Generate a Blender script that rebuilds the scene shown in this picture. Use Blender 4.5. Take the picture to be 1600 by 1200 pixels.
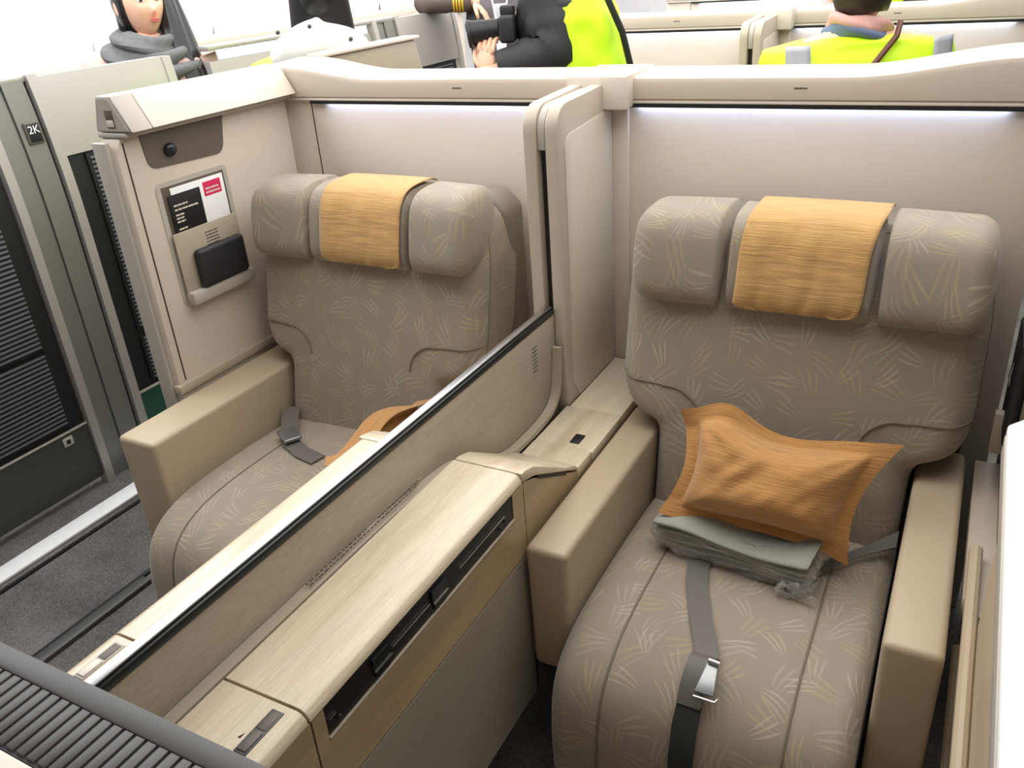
import bpy, bmesh, math, random
from mathutils import Vector, Matrix, noise
random.seed(7)
sc = bpy.context.scene
for o in list(bpy.data.objects): bpy.data.objects.remove(o)

# ---------------------------------------------------------------- camera
cam_d = bpy.data.cameras.new('camera'); cam = bpy.data.objects.new('camera', cam_d)
sc.collection.objects.link(cam); sc.camera = cam
cam_d.sensor_width = 36.0; cam_d.lens = 1329.17/1600*36.0; cam_d.clip_start = 0.02
CAM_YAW, CAM_PITCH, CAM_ROLL = 0.520274774, -0.464955391, -0.0776523358
def _cam():
    cy, sy = math.cos(CAM_YAW), math.sin(CAM_YAW); cp, sp = math.cos(CAM_PITCH), math.sin(CAM_PITCH)
    cr, sr = math.cos(CAM_ROLL), math.sin(CAM_ROLL)
    f = Vector((-sy*cp, cy*cp, sp)); r = Vector((cy, sy, 0)); u = r.cross(f)
    r2 = r*cr + u*sr; u2 = u*cr - r*sr
    m = Matrix((r2, u2, -f)).transposed().to_4x4(); m.translation = Vector((0, 0, 1.70))
    cam.matrix_world = m
_cam()
# ---------------------------------------------------------------- world, light, exposure
w = bpy.data.worlds.new('cabin_air'); sc.world = w; w.use_nodes = True
w.node_tree.nodes['Background'].inputs[0].default_value = (0.93, 0.96, 1.0, 1)
w.node_tree.nodes['Background'].inputs[1].default_value = 0.16
def area(name, loc, sx, sy, power, col, rot=(0, 0, 0)):
    d = bpy.data.lights.new(name, 'AREA'); d.shape = 'RECTANGLE'; d.size = sx; d.size_y = sy
    d.energy = power; d.color = col
    o = bpy.data.objects.new(name, d); sc.collection.objects.link(o); o.location = loc; o.rotation_euler = rot
    return o
area('ceiling_light', (-0.75, 2.95, 2.45), 2.4, 4.2, 96, (1.0, 0.97, 0.93))
area('ceiling_light', (-3.0, 3.6, 2.35), 1.3, 6.0, 130, (0.96, 0.98, 1.0))
area('ceiling_light', (-1.2, 6.6, 2.40), 3.6, 3.0, 95, (1.0, 0.97, 0.93))
sc.view_settings.view_transform = 'Standard'; sc.view_settings.look = 'None'
sc.view_settings.gamma = 1.0; sc.view_settings.use_curve_mapping = False
sc.view_settings.exposure = 0.30

# ---------------------------------------------------------------- node helpers
class NT:
    def __init__(s, m): s.t = m.node_tree; s.n = s.t.nodes; s.l = s.t.links
    def put(s, v, sock):
        if isinstance(v, bpy.types.NodeSocket): s.l.new(v, sock)
        else: sock.default_value = v
    def m(s, op, a, b=None, c=None):
        n = s.n.new('ShaderNodeMath'); n.operation = op
        s.put(a, n.inputs[0])
        if b is not None: s.put(b, n.inputs[1])
        if c is not None: s.put(c, n.inputs[2])
        return n.outputs[0]
    def mapr(s, v, a, b, c=0.0, d=1.0):
        n = s.n.new('ShaderNodeMapRange'); n.interpolation_type = 'SMOOTHSTEP'
        for k, q in enumerate((v, a, b, c, d)): s.put(q, n.inputs[k])
        return n.outputs[0]
    def mix(s, f, a, b):
        n = s.n.new('ShaderNodeMix'); n.data_type = 'RGBA'
        s.put(f, n.inputs[0]); s.put(a, n.inputs[6]); s.put(b, n.inputs[7]); return n.outputs[2]
    def coord(s, kind='Object'):
        return s.n.new('ShaderNodeTexCoord').outputs[kind]
    def mapping(s, v, scale=(1, 1, 1), loc=(0, 0, 0), rot=(0, 0, 0)):
        n = s.n.new('ShaderNodeMapping'); s.l.new(v, n.inputs[0])
        n.inputs[1].default_value = loc; n.inputs[2].default_value = rot; n.inputs[3].default_value = scale
        return n.outputs[0]
    def noise(s, v, scale, detail=3, rough=.55):
        n = s.n.new('ShaderNodeTexNoise'); s.l.new(v, n.inputs['Vector'])
        n.inputs['Scale'].default_value = scale; n.inputs['Detail'].default_value = detail
        n.inputs['Roughness'].default_value = rough; return n.outputs[0]
    def bump(s, h, strength, dist=.001):
        n = s.n.new('ShaderNodeBump'); s.l.new(h, n.inputs['Height'])
        n.inputs['Strength'].default_value = strength; n.inputs['Distance'].default_value = dist
        s.l.new(n.outputs[0], s.n['Principled BSDF'].inputs['Normal'])
def lin(c):
    return tuple(((v/255)/12.92 if v/255 <= .04045 else ((v/255+.055)/1.055)**2.4) for v in c) + (1,)
def mat(name, rgb, rough=.5, metal=0.0, spec=.5, vary=0.04, vscale=6.0):
    m = bpy.data.materials.new(name); m.use_nodes = True
    b = m.node_tree.nodes['Principled BSDF']
    b.inputs['Roughness'].default_value = rough; b.inputs['Metallic'].default_value = metal
    b.inputs['Specular IOR Level'].default_value = spec
    t = NT(m); c = lin(rgb)
    f = t.noise(t.coord(), vscale, 3)
    hi = tuple(min(1, v*(1+vary)) for v in c[:3])+(1,); lo = tuple(v*(1-vary) for v in c[:3])+(1,)
    t.l.new(t.mix(f, lo, hi), b.inputs['Base Color'])
    return m
def emit(name, rgb, s):
    m = bpy.data.materials.new(name); m.use_nodes = True; b = m.node_tree.nodes['Principled BSDF']
    b.inputs['Base Color'].default_value = lin(rgb); b.inputs['Emission Color'].default_value = lin(rgb)
    b.inputs['Emission Strength'].default_value = s; return m
def veneer(name, dark, light, rough=.3, sx=60, sy=2.5, fine=.35, bump=.05):
    m = bpy.data.materials.new(name); m.use_nodes = True; b = m.node_tree.nodes['Principled BSDF']; t = NT(m)
    b.inputs['Roughness'].default_value = rough
    co = t.coord()
    big = t.noise(t.mapping(co, (sx*.22, sy*.5, sx*.22)), 1.0, 2)
    fi = t.noise(t.mapping(co, (sx*6, sy*5, sx*6)), 1.0, 3, .7)
    f = t.m('ADD', t.m('MULTIPLY', t.mapr(big, .3, .7), 1-fine), t.m('MULTIPLY', t.mapr(fi, .3, .7), fine))
    t.l.new(t.mix(f, lin(dark), lin(light)), b.inputs['Base Color'])
    t.bump(fi, bump, .0006)
    return m
def leaf_fabric(name, base, s1, s2, scale=12.5):
    """taupe upholstery woven with fanned tufts of curved leaf strokes"""
    m = bpy.data.materials.new(name); m.use_nodes = True; b = m.node_tree.nodes['Principled BSDF']; t = NT(m)
    b.inputs['Roughness'].default_value = .72; b.inputs['Sheen Weight'].default_value = .25
    b.inputs['Specular IOR Level'].default_value = .3
    uv = t.coord('UV')
    def layer(off, sc_, n, rnd):
        v = t.mapping(uv, (sc_, sc_, 1), (off, off*1.7, 0))
        vo = t.n.new('ShaderNodeTexVoronoi'); vo.voronoi_dimensions = '2D'; vo.inputs['Scale'].default_value = 1
        vo.inputs['Randomness'].default_value = .62; t.l.new(v, vo.inputs['Vector'])
        d = t.n.new('ShaderNodeVectorMath'); d.operation = 'SUBTRACT'; t.l.new(v, d.inputs[0]); t.l.new(vo.outputs['Position'], d.inputs[1])
        sx = t.n.new('ShaderNodeSeparateXYZ'); t.l.new(d.outputs[0], sx.inputs[0])
        sc3 = t.n.new('ShaderNodeSeparateColor'); t.l.new(vo.outputs['Color'], sc3.inputs[0])
        ang = t.m('MULTIPLY', t.m('SUBTRACT', sc3.outputs[0], .5), rnd)
        ca, sa = t.m('COSINE', ang), t.m('SINE', ang)
        x = t.m('SUBTRACT', t.m('MULTIPLY', sx.outputs[0], ca), t.m('MULTIPLY', sx.outputs[1], sa))
        y = t.m('ADD', t.m('MULTIPLY', sx.outputs[0], sa), t.m('MULTIPLY', sx.outputs[1], ca))
        yy = t.m('ADD', y, .5)
        cur = t.m('MULTIPLY', t.m('SUBTRACT', sc3.outputs[1], .5), 1.1)
        xx = t.m('ADD', x, t.m('MULTIPLY', cur, t.m('MULTIPLY', yy, yy)))
        xx = t.m('ADD', xx, t.m('MULTIPLY', cur, -.3))
        wf = t.m('DIVIDE', xx, t.m('ADD', t.m('MULTIPLY', yy, .55), .16))
        wv = t.m('COSINE', t.m('MULTIPLY', wf, 6.283*n))
        ym = t.m('SUBTRACT', yy, .5)
        thr = t.m('ADD', t.m('MULTIPLY', t.m('MULTIPLY', ym, ym), 4.2), .30)
        st = t.mapr(t.m('SUBTRACT', wv, thr), 0.0, .30)
        ed = t.mapr(t.m('ABSOLUTE', wf), .60, .52)
        en = t.mapr(t.m('ABSOLUTE', ym), .47, .36)
        return t.m('MULTIPLY', t.m('MULTIPLY', st, ed), en), sc3.outputs[2]
    l1, c1 = layer(0.0, scale, 3.0, 3.4)
    l2, c2 = layer(5.37, scale*.92, 2.6, 4.6)
    base_n = t.noise(t.mapping(uv, (500, 500, 1)), 1.0, 2)
    big = t.noise(uv, 9.0, 2)
    bc = t.mix(t.m('MULTIPLY', base_n, .5), lin(base), tuple(v*.82 for v in lin(base)[:3])+(1,))
    f1 = t.m('MULTIPLY', l1, t.mapr(big, .3, .6, .22, .55))
    f2 = t.m('MULTIPLY', l2, .34)
    c = t.mix(f2, bc, t.mix(t.mapr(c2, .45, .55), lin(s1), lin(s2)))
    c = t.mix(f1, c, t.mix(t.mapr(c1, .6, .7), lin(s1), lin(s2)))
    t.l.new(c, b.inputs['Base Color'])
    t.bump(t.m('ADD', base_n, t.m('MULTIPLY', t.m('ADD', l1, l2), .8)), .25, .0008)
    return m
def crepe(name, rgb, axis_scale=(8, 220, 1)):
    m = bpy.data.materials.new(name); m.use_nodes = True; b = m.node_tree.nodes['Principled BSDF']; t = NT(m)
    b.inputs['Roughness'].default_value = .8; b.inputs['Sheen Weight'].default_value = .3
    b.inputs['Specular IOR Level'].default_value = .2
    uv = t.coord('UV')
    n = t.noise(t.mapping(uv, axis_scale), 1.0, 3, .6)
    c = lin(rgb)
    t.l.new(t.mix(t.mapr(n, .3, .7), tuple(v*.80 for v in c[:3])+(1,), tuple(min(1, v*1.10) for v in c[:3])+(1,)), b.inputs['Base Color'])
    t.bump(n, .9, .0022)
    return m
M = {}
M['wall'] = mat('warm_white_panel', (203, 190, 175), .42)
M['cap'] = mat('beige_plastic', (184, 171, 155), .38)
M['cap_light'] = mat('pale_beige_plastic', (216, 206, 192), .35)
M['white'] = mat('gloss_white', (238, 238, 238), .22)
M['cabin'] = mat('cabin_lining', (240, 240, 242), .6)
M['frame'] = mat('greige_trim', (170, 158, 139), .38)
M['leather'] = mat('beige_leather', (176, 159, 134), .45, vary=.03, vscale=30)
t = NT(M['leather']); t.bump(t.noise(t.coord(), 900, 2), .12, .0005)
M['leather_dark'] = mat('taupe_leather', (122, 112, 98), .5, vary=.03, vscale=30)
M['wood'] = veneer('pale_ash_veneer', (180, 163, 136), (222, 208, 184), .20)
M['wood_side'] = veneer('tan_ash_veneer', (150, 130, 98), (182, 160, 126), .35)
M['wood_grey'] = veneer('grey_linen_veneer', (158, 145, 126), (182, 170, 151), .42, 90, 6, .7)
M['grey_panel'] = veneer('grey_textile_panel', (136, 130, 116), (156, 148, 134), .6, 120, 30, .8)
M['fabric'] = leaf_fabric('leaf_upholstery', (150, 138, 123), (184, 171, 150), (178, 164, 118))
M['orange'] = crepe('ochre_crepe', (200, 158, 100), (10, 240, 1))
M['orange_s'] = crepe('ochre_crepe_fine', (186, 136, 80), (16, 300, 1))
M['piping'] = mat('taupe_piping', (118, 106, 90), .7)
M['dark'] = mat('black_recess', (14, 14, 14), .5)
M['darkgap'] = mat('dark_seam', (62, 50, 36), .7)
M['charcoal'] = mat('charcoal_plastic', (74, 72, 70), .45)
M['steel'] = mat('dark_steel', (44, 50, 50), .3, .6)
M['chrome'] = mat('brushed_chrome', (205, 205, 205), .28, 1.0)
M['shell'] = mat('champagne_metal_shell', (184, 179, 174), .42, .5)
M['shell_shade'] = mat('shaded_column_metal', (136, 136, 130), .42, .55)  # shell metal darkened to paint in the shade low in the aisle
M['vent'] = mat('vent_grey', (58, 58, 60), .6)
M['shell_dark'] = mat('graphite_shell_panel', (66, 68, 62), .5, .1)
M['louver'] = mat('louver_blade', (128, 130, 138), .35, .5)
M['louver_back'] = mat('louver_void', (16, 17, 17), .6)
M['latch'] = mat('grey_plate', (176, 170, 160), .4)
M['mic'] = mat('brown_grey_plate', (92, 84, 74), .45)
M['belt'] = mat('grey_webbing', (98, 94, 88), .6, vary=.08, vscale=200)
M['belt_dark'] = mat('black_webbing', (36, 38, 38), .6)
M['buckle'] = mat('buckle_metal', (140, 142, 142), .3, .7)
M['green'] = mat('green_panel', (22, 74, 56), .4)
M['ink'] = mat('printed_ink', (58, 50, 42), .7)
M['led'] = emit('led_strip', (190, 212, 255), 22.0)
M['blue_led'] = emit('blue_led', (60, 70, 255), 12.0)

# ---------------------------------------------------------------- mesh helpers
def _obj(name, me, parent=None):
    o = bpy.data.objects.new(name, me); sc.collection.objects.link(o)
    if parent is not None:
        o.parent = parent
        if parent.parent is None: o.matrix_parent_inverse = Matrix.Translation(-parent.location)
    return o
class MB:
    def __init__(s): s.v = []; s.f = []; s.uv = []; s.has_uv = False
    def raw(s, v, f, uv=None):
        b = len(s.v); s.v += [tuple(q) for q in v]; s.f += [tuple(i+b for i in q) for q in f]
        if uv: s.has_uv = True
        s.uv += uv if uv else [(0, 0)]*len(v)
        return s
    def bm(s, bm):
        bm.verts.ensure_lookup_table(); bm.verts.index_update()
        s.raw([q.co for q in bm.verts], [[x.index for x in q.verts] for q in bm.faces]); bm.free(); return s
    def box(s, x0, x1, y0, y1, z0, z1, bev=0.0, seg=2, M4=None):
        bm = bmesh.new(); bmesh.ops.create_cube(bm, size=1.0)
        for q in bm.verts: q.co = Vector(((x0+x1)/2+q.co.x*(x1-x0), (y0+y1)/2+q.co.y*(y1-y0), (z0+z1)/2+q.co.z*(z1-z0)))
        if bev > 0:
            bmesh.ops.bevel(bm, geom=list(bm.edges), offset=min(bev, .49*min(abs(x1-x0), abs(y1-y0), abs(z1-z0))), segments=seg, profile=.5, affect='EDGES')
        if M4 is not None: bmesh.ops.transform(bm, matrix=M4, verts=bm.verts)
        return s.bm(bm)
    def prism(s, poly, axis, a, b, bev=0.0, seg=2, M4=None):
        bm = bmesh.new()
        def P(p, t):
            return {'x': (t, p[0], p[1]), 'y': (p[0], t, p[1]), 'z': (p[0], p[1], t)}[axis]
        lo = [bm.verts.new(P(p, a)) for p in poly]; hi = [bm.verts.new(P(p, b)) for p in poly]
        n = len(poly)
        bm.faces.new(lo); bm.faces.new(hi[::-1])
        for i in range(n): bm.faces.new((lo[i], hi[i], hi[(i+1) % n], lo[(i+1) % n]))
        bmesh.ops.recalc_face_normals(bm, faces=bm.faces)
        if bev > 0:
            ed = [e for e in bm.edges if e.calc_face_angle(0) > .45]
            bmesh.ops.bevel(bm, geom=ed, offset=bev, segments=seg, profile=.5, affect='EDGES', clamp_overlap=True)
        if M4 is not None: bmesh.ops.transform(bm, matrix=M4, verts=bm.verts)
        return s.bm(bm)
    def tube(s, pts, r, n=8, closed=False):
        pts = [Vector(p) for p in pts]; rings = []
        rr = r if isinstance(r, (list, tuple)) else [r]*len(pts)
        up = None
        for i, p in enumerate(pts):
            a = pts[max(0, i-1)]; b = pts[min(len(pts)-1, i+1)]; d = (b-a).normalized()
            if up is None: up = d.orthogonal().normalized()
            up = (up - d*up.dot(d)).normalized(); sd = d.cross(up)
            rings.append([p + (up*math.cos(2*math.pi*k/n) + sd*math.sin(2*math.pi*k/n))*rr[i] for k in range(n)])
        v = [q for R in rings for q in R]; f = []
        for i in range(len(rings)-1):
            for k in range(n): f.append((i*n+k, i*n+(k+1) % n, (i+1)*n+(k+1) % n, (i+1)*n+k))
        f.append(tuple(range(n))[::-1]); f.append(tuple((len(rings)-1)*n+k for k in range(n)))
        return s.raw(v, f)
    def grid(s, P, nu, nv, uvf=None, cu=False, flip=False):
        v = [P(i/(nu-1) if not cu else i/nu, j/(nv-1)) for j in range(nv) for i in range(nu)]
        uv = [uvf(i/(nu-1) if not cu else i/nu, j/(nv-1)) for j in range(nv) for i in range(nu)] if uvf else None
        f = []
        for j in range(nv-1):
            for i in range(nu if cu else nu-1):
                q = (j*nu+i, j*nu+(i+1) % nu, (j+1)*nu+(i+1) % nu, (j+1)*nu+i)
                f.append(q[::-1] if flip else q)
        return s.raw(v, f, uv)
    def sphere(s, c, r, nu=20, nv=12, fn=None):
        rx, ry, rz = r if isinstance(r, (tuple, list)) else (r, r, r)
        def P(a, b):
            th = 2*math.pi*a; ph = math.pi*(b-.5)
            p = Vector((math.cos(ph)*math.cos(th), math.cos(ph)*math.sin(th), math.sin(ph)))
            if fn: p = fn(p)
            return (c[0]+p.x*rx, c[1]+p.y*ry, c[2]+p.z*rz)
        return s.grid(P, nu, nv, cu=True)
    def build(s, name, m, parent=None, smooth=True, ang=35, subsurf=0, solid=0.0, label=None):
        me = bpy.data.meshes.new(name)
        vs = s.v; off = Vector((0, 0, 0))
        if parent is None:       # origin at the base of the thing
            xs = [q[0] for q in vs]; ys = [q[1] for q in vs]; zs = [q[2] for q in vs]
            off = Vector(((min(xs)+max(xs))/2, (min(ys)+max(ys))/2, min(zs)))
            vs = [tuple(Vector(q)-off) for q in vs]
        me.from_pydata(vs, [], s.f); me.validate(); me.update()
        if s.has_uv and len(s.uv) == len(me.vertices):
            u = me.uv_layers.new(name='UVMap')
            for l in me.loops: u.data[l.index].uv = s.uv[l.vertex_index]
        me.materials.append(m)
        bm = bmesh.new(); bm.from_mesh(me)
        bmesh.ops.remove_doubles(bm, verts=bm.verts, dist=1e-6)
        bmesh.ops.recalc_face_normals(bm, faces=bm.faces); bm.to_mesh(me); bm.free()
        if smooth:
            for p in me.polygons: p.use_smooth = True
            me.set_sharp_from_angle(angle=math.radians(ang))
        o = _obj(name, me, parent)
        if parent is None: o.location = off
        if solid:
            md = o.modifiers.new('thickness', 'SOLIDIFY'); md.thickness = solid; md.offset = 0
        if subsurf:
            md = o.modifiers.new('smooth', 'SUBSURF'); md.levels = subsurf; md.render_levels = subsurf
        if label: o['label'] = label
        return o
def thing(name, label, cat, loc=(0, 0, 0), group=None):
    o = bpy.data.objects.new(name, None); sc.collection.objects.link(o); o.location = loc
    o.empty_display_size = .1
    o['label'] = label; o['category'] = cat
    if group: o['group'] = group
    return o
def tag(o, label, cat, group=None):
    o['label'] = label; o['category'] = cat
    if group: o['group'] = group
    return o
def struct(o, label=None):
    o['kind'] = 'structure'
    if label: o['label'] = label
    return o
def box(name, m, parent, x0, x1, y0, y1, z0, z1, bev=0.0, seg=2, **k):
    return MB().box(x0, x1, y0, y1, z0, z1, bev, seg).build(name, m, parent, **k)
def arcpts(cx, cy, r, a0, a1, n=6):
    return [(cx+r*math.cos(math.radians(a0+(a1-a0)*i/n)), cy+r*math.sin(math.radians(a0+(a1-a0)*i/n))) for i in range(n+1)]
def dup_tree(o, parent=None, off=Vector((0, 0, 0))):
    c = o.copy(); sc.collection.objects.link(c); inv = o.matrix_parent_inverse.copy()
    if parent is None: c.location = o.location + off
    else: c.parent = parent; c.matrix_parent_inverse = inv
    for ch in list(o.children): dup_tree(ch, c)
    return c
def dashes(lines, origin, du, dv, word=(.006, .016), h=.0022, gap=.003, lift=(0, 0, 0.0004), seed=1):
    """unreadable fine print: rows of tiny word marks, du along a line, dv to the next line"""
    rnd = random.Random(seed); mb = MB(); du = Vector(du); dv = Vector(dv); lift = Vector(lift)
    for k, (start, length, pitch) in enumerate(lines):
        o = Vector(origin)+dv*pitch+lift; x = start
        while x < start+length:
            wl = min(rnd.uniform(*word), start+length-x)
            a = o+du*x; b = o+du*(x+wl); n = dv.normalized()*h
            mb.raw([a, b, b+n, a+n], [(0, 1, 2, 3)])
            x += wl+gap
    return mb
def round_outline(pts, r, n=6):
    out = []
    N = len(pts)
    for i in range(N):
        p0 = Vector(pts[i-1]); p = Vector(pts[i]); p1 = Vector(pts[(i+1) % N])
        rr = r[i] if isinstance(r, (list, tuple)) else r
        a = (p0-p); b = (p1-p); rr_ = min(rr, a.length*.48, b.length*.48)
        A = p+a.normalized()*rr_; B = p+b.normalized()*rr_
        for k in range(n+1):
            t_ = k/n; out.append(tuple(A*(1-t_)**2 + p*2*t_*(1-t_) + B*t_**2))
    return out
# ================================================================ SETTING
mc = bpy.data.materials.new('charcoal_carpet'); mc.use_nodes = True; t = NT(mc)
co = t.coord(); n1 = t.noise(co, 260, 3, .8); n2 = t.noise(co, 5, 3)
f = t.m('ADD', t.m('MULTIPLY', n1, .75), t.m('MULTIPLY', n2, .25))
t.l.new(t.mix(t.mapr(f, .35, .65), lin((58, 55, 53)), lin((122, 117, 112))), mc.node_tree.nodes['Principled BSDF'].inputs['Base Color'])
mc.node_tree.nodes['Principled BSDF'].inputs['Roughness'].default_value = .95
t.bump(n1, .6, .003)
struct(MB().box(-4.6, 1.6, -0.6, 9.0, -0.04, 0.0).build('floor', mc, None, smooth=False))
# curved cabin side wall with windows far on the left
prof = [(-4.05, 0.0), (-4.25, .5), (-4.33, .95), (-4.30, 1.4), (-4.15, 1.85), (-3.85, 2.25), (-3.5, 2.5)]
vs = []; fs = []
for k, y in enumerate((-.6, 9.0)): vs += [(x, y, z) for x, z in prof]
n = len(prof)
for i in range(n-1): fs.append((i, i+1, n+i+1, n+i))
wl = MB().raw(vs, fs).build('wall_left', M['cabin'], None, ang=80, solid=.03); struct(wl)
struct(box('wall_back', M['cabin'], None, -4.4, 1.6, 8.9, 8.96, 0, 2.5, smooth=False))
M['pane'] = emit('window_daylight', (255, 255, 255), 2.5)
for k, yy in enumerate((1.75, 2.62, 3.49, 4.36, 5.23, 6.1)):
    def ring(rw, rh, x): return [(x, yy+math.copysign(abs(math.cos(a))**.6, math.cos(a))*rw, 1.33+math.copysign(abs(math.sin(a))**.6, math.sin(a))*rh) for a in [2*math.pi*i/40 for i in range(40)]]
    A = ring(.24, .30, -4.265); B = ring(.20, .26, -4.235); C_ = ring(.155, .215, -4.29)
    mb = MB(); vv = A+B+C_; ff = []
    for q in (0, 40):
        for i in range(40): ff.append((q+i, q+(i+1) % 40, q+40+(i+1) % 40, q+40+i))
    wf = mb.raw(vv, ff).build('window_%d' % (k+1), M['cabin'], None, ang=60); struct(wf)
    MB().raw(C_, [tuple(range(40))]).build('pane', M['pane'], wf, smooth=False)
st = box('trim_1', M['white'], None, -2.66, -2.58, -.3, 1.92, 0.001, .012, .003); struct(st, 'white seat track cover strip on the aisle carpet')
st = box('trim_2', M['white'], None, -2.66, -2.58, 1.925, 7.0, 0.001, .012, .003); struct(st)
st = box('trim_3', M['dark'], None, -2.55, -2.535, -.3, 7.0, 0.001, .006); struct(st)
st = box('trim_4', M['dark'], None, -2.178, -2.162, -.3, 2.1, 0.001, .008); struct(st)
st = box('trim_5', M['charcoal'], None, -2.158, -2.118, .11, 1.30, 0.001, .016, .004); struct(st)

# ================================================================ BACK PARTITIONS (one behind each seat)
def partition(x0, x1, ledx0, ledx1, name_label, wave_left, y=2.14, group=None):
    """beige wall behind a seat: panel, capped rail that rises toward the aisle end, hidden LED strip"""
    t_ = thing('suite_screen', name_label, 'partition', ((x0+x1)/2, y+.05, 0), group)
    box('panel', M['wall'], t_, x0, x1, y, y+.06, 0, 1.345, .004)
    # wide cap with a swelling end
    N = 28; top = []
    for i in range(N+1):
        x = x0+(x1-x0)*i/N
        d = (x-x0) if wave_left else (x1-x)
        q = max(0, min(1, (0.42-d)/.36)); q = q*q*(3-2*q)
        top.append((x, 1.408+.038*q, q))
    v = []; f = []
    for x, zt, q in top:
        yb = y+.155+.03*q
        v += [(x, y-.012, 1.352), (x, y-.016, 1.356), (x, y-.016, zt-.016), (x, y-.010, zt-.004), (x, y+.004, zt), (x, yb-.012, zt+.006), (x, yb, zt-.006), (x, yb, 1.33), (x, y+.05, 1.33), (x, y+.05, 1.352)]
    for i in range(N):
        for k in range(10): f.append((i*10+k, (i+1)*10+k, (i+1)*10+(k+1) % 10, i*10+(k+1) % 10))
    f.append(tuple(range(10))); f.append(tuple(N*10+k for k in range(10))[::-1])
    MB().raw(v, f).build('cap_rail', M['cap'], t_, ang=40)
    box('lip_trim', M['cap_light'], t_, x0, x1, y-.014, y+.03, 1.344, 1.352, .002)
    box('shadow_strip', M['dark'], t_, ledx0-.06, ledx1+.03, y-.0145, y-.011, 1.3345, 1.3445)  # black strip standing in for the shadow line under the cap, hides the LED
    box('light_strip', M['led'], t_, ledx0, ledx1, y-.009, y-.002, 1.3400, 1.3435)
    return t_
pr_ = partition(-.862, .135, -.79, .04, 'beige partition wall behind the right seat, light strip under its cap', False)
dashes([(0, .03, 0)], (-.405, 2.1235, 1.380), (1, 0, 0), (0, 0, 1), (.003, .006), .0035, .0012, (0, -.0002, 0)).build('printed_mark', M['ink'], pr_, smooth=False)
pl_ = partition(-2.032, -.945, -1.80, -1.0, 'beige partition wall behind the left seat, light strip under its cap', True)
dashes([(0, .03, 0)], (-1.335, 2.1235, 1.380), (1, 0, 0), (0, 0, 1), (.003, .006), .0035, .0012, (0, -.0002, 0), seed=3).build('printed_mark', M['ink'], pl_, smooth=False)
# vertical joint lines on the two wall panels
box('panel_joint', M['darkgap'], pl_, -1.868, -1.865, 2.1385, 2.141, .62, 1.335)
box('corner_post', M['wall'], pr_, -.866, -.815, 2.128, 2.141, .62, 1.345, .003)

# ================================================================ DIVIDER between the two suites
def band(path, w_, axis, a, b):
    """closed outline following an open 2-D path with constant width (to its left)"""
    L = []; R = []
    for i, p in enumerate(path):
        a_ = Vector(path[max(0, i-1)]); b_ = Vector(path[min(len(path)-1, i+1)]); d = (b_-a_).normalized(); nrm = Vector((-d.y, d.x))
        L.append(tuple(Vector(p)+nrm*w_)); R.append(tuple(p))
    v = []; f = []; n_ = len(path)
    def P(p, t_): return {'x': (t_, p[0], p[1]), 'y': (p[0], t_, p[1]), 'z': (p[0], p[1], t_)}[axis]
    for q in range(n_): v += [P(L[q], a), P(R[q], a), P(R[q], b), P(L[q], b)]
    for q in range(n_-1):
        for k in range(4): f.append((q*4+k, q*4+(k+1) % 4, (q+1)*4+(k+1) % 4, (q+1)*4+k))
    f.append((0, 1, 2, 3)); f.append(tuple((n_-1)*4+k for k in (3, 2, 1, 0)))
    return v, f
def smooth_path(pts, it=3):
    for _ in range(it):
        q = [pts[0]]
        for a, b in zip(pts[:-1], pts[1:]):
            q += [(a[0]*.75+b[0]*.25, a[1]*.75+b[1]*.25), (a[0]*.25+b[0]*.75, a[1]*.25+b[1]*.75)]
        q.append(pts[-1]); pts = q
    return pts
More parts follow.
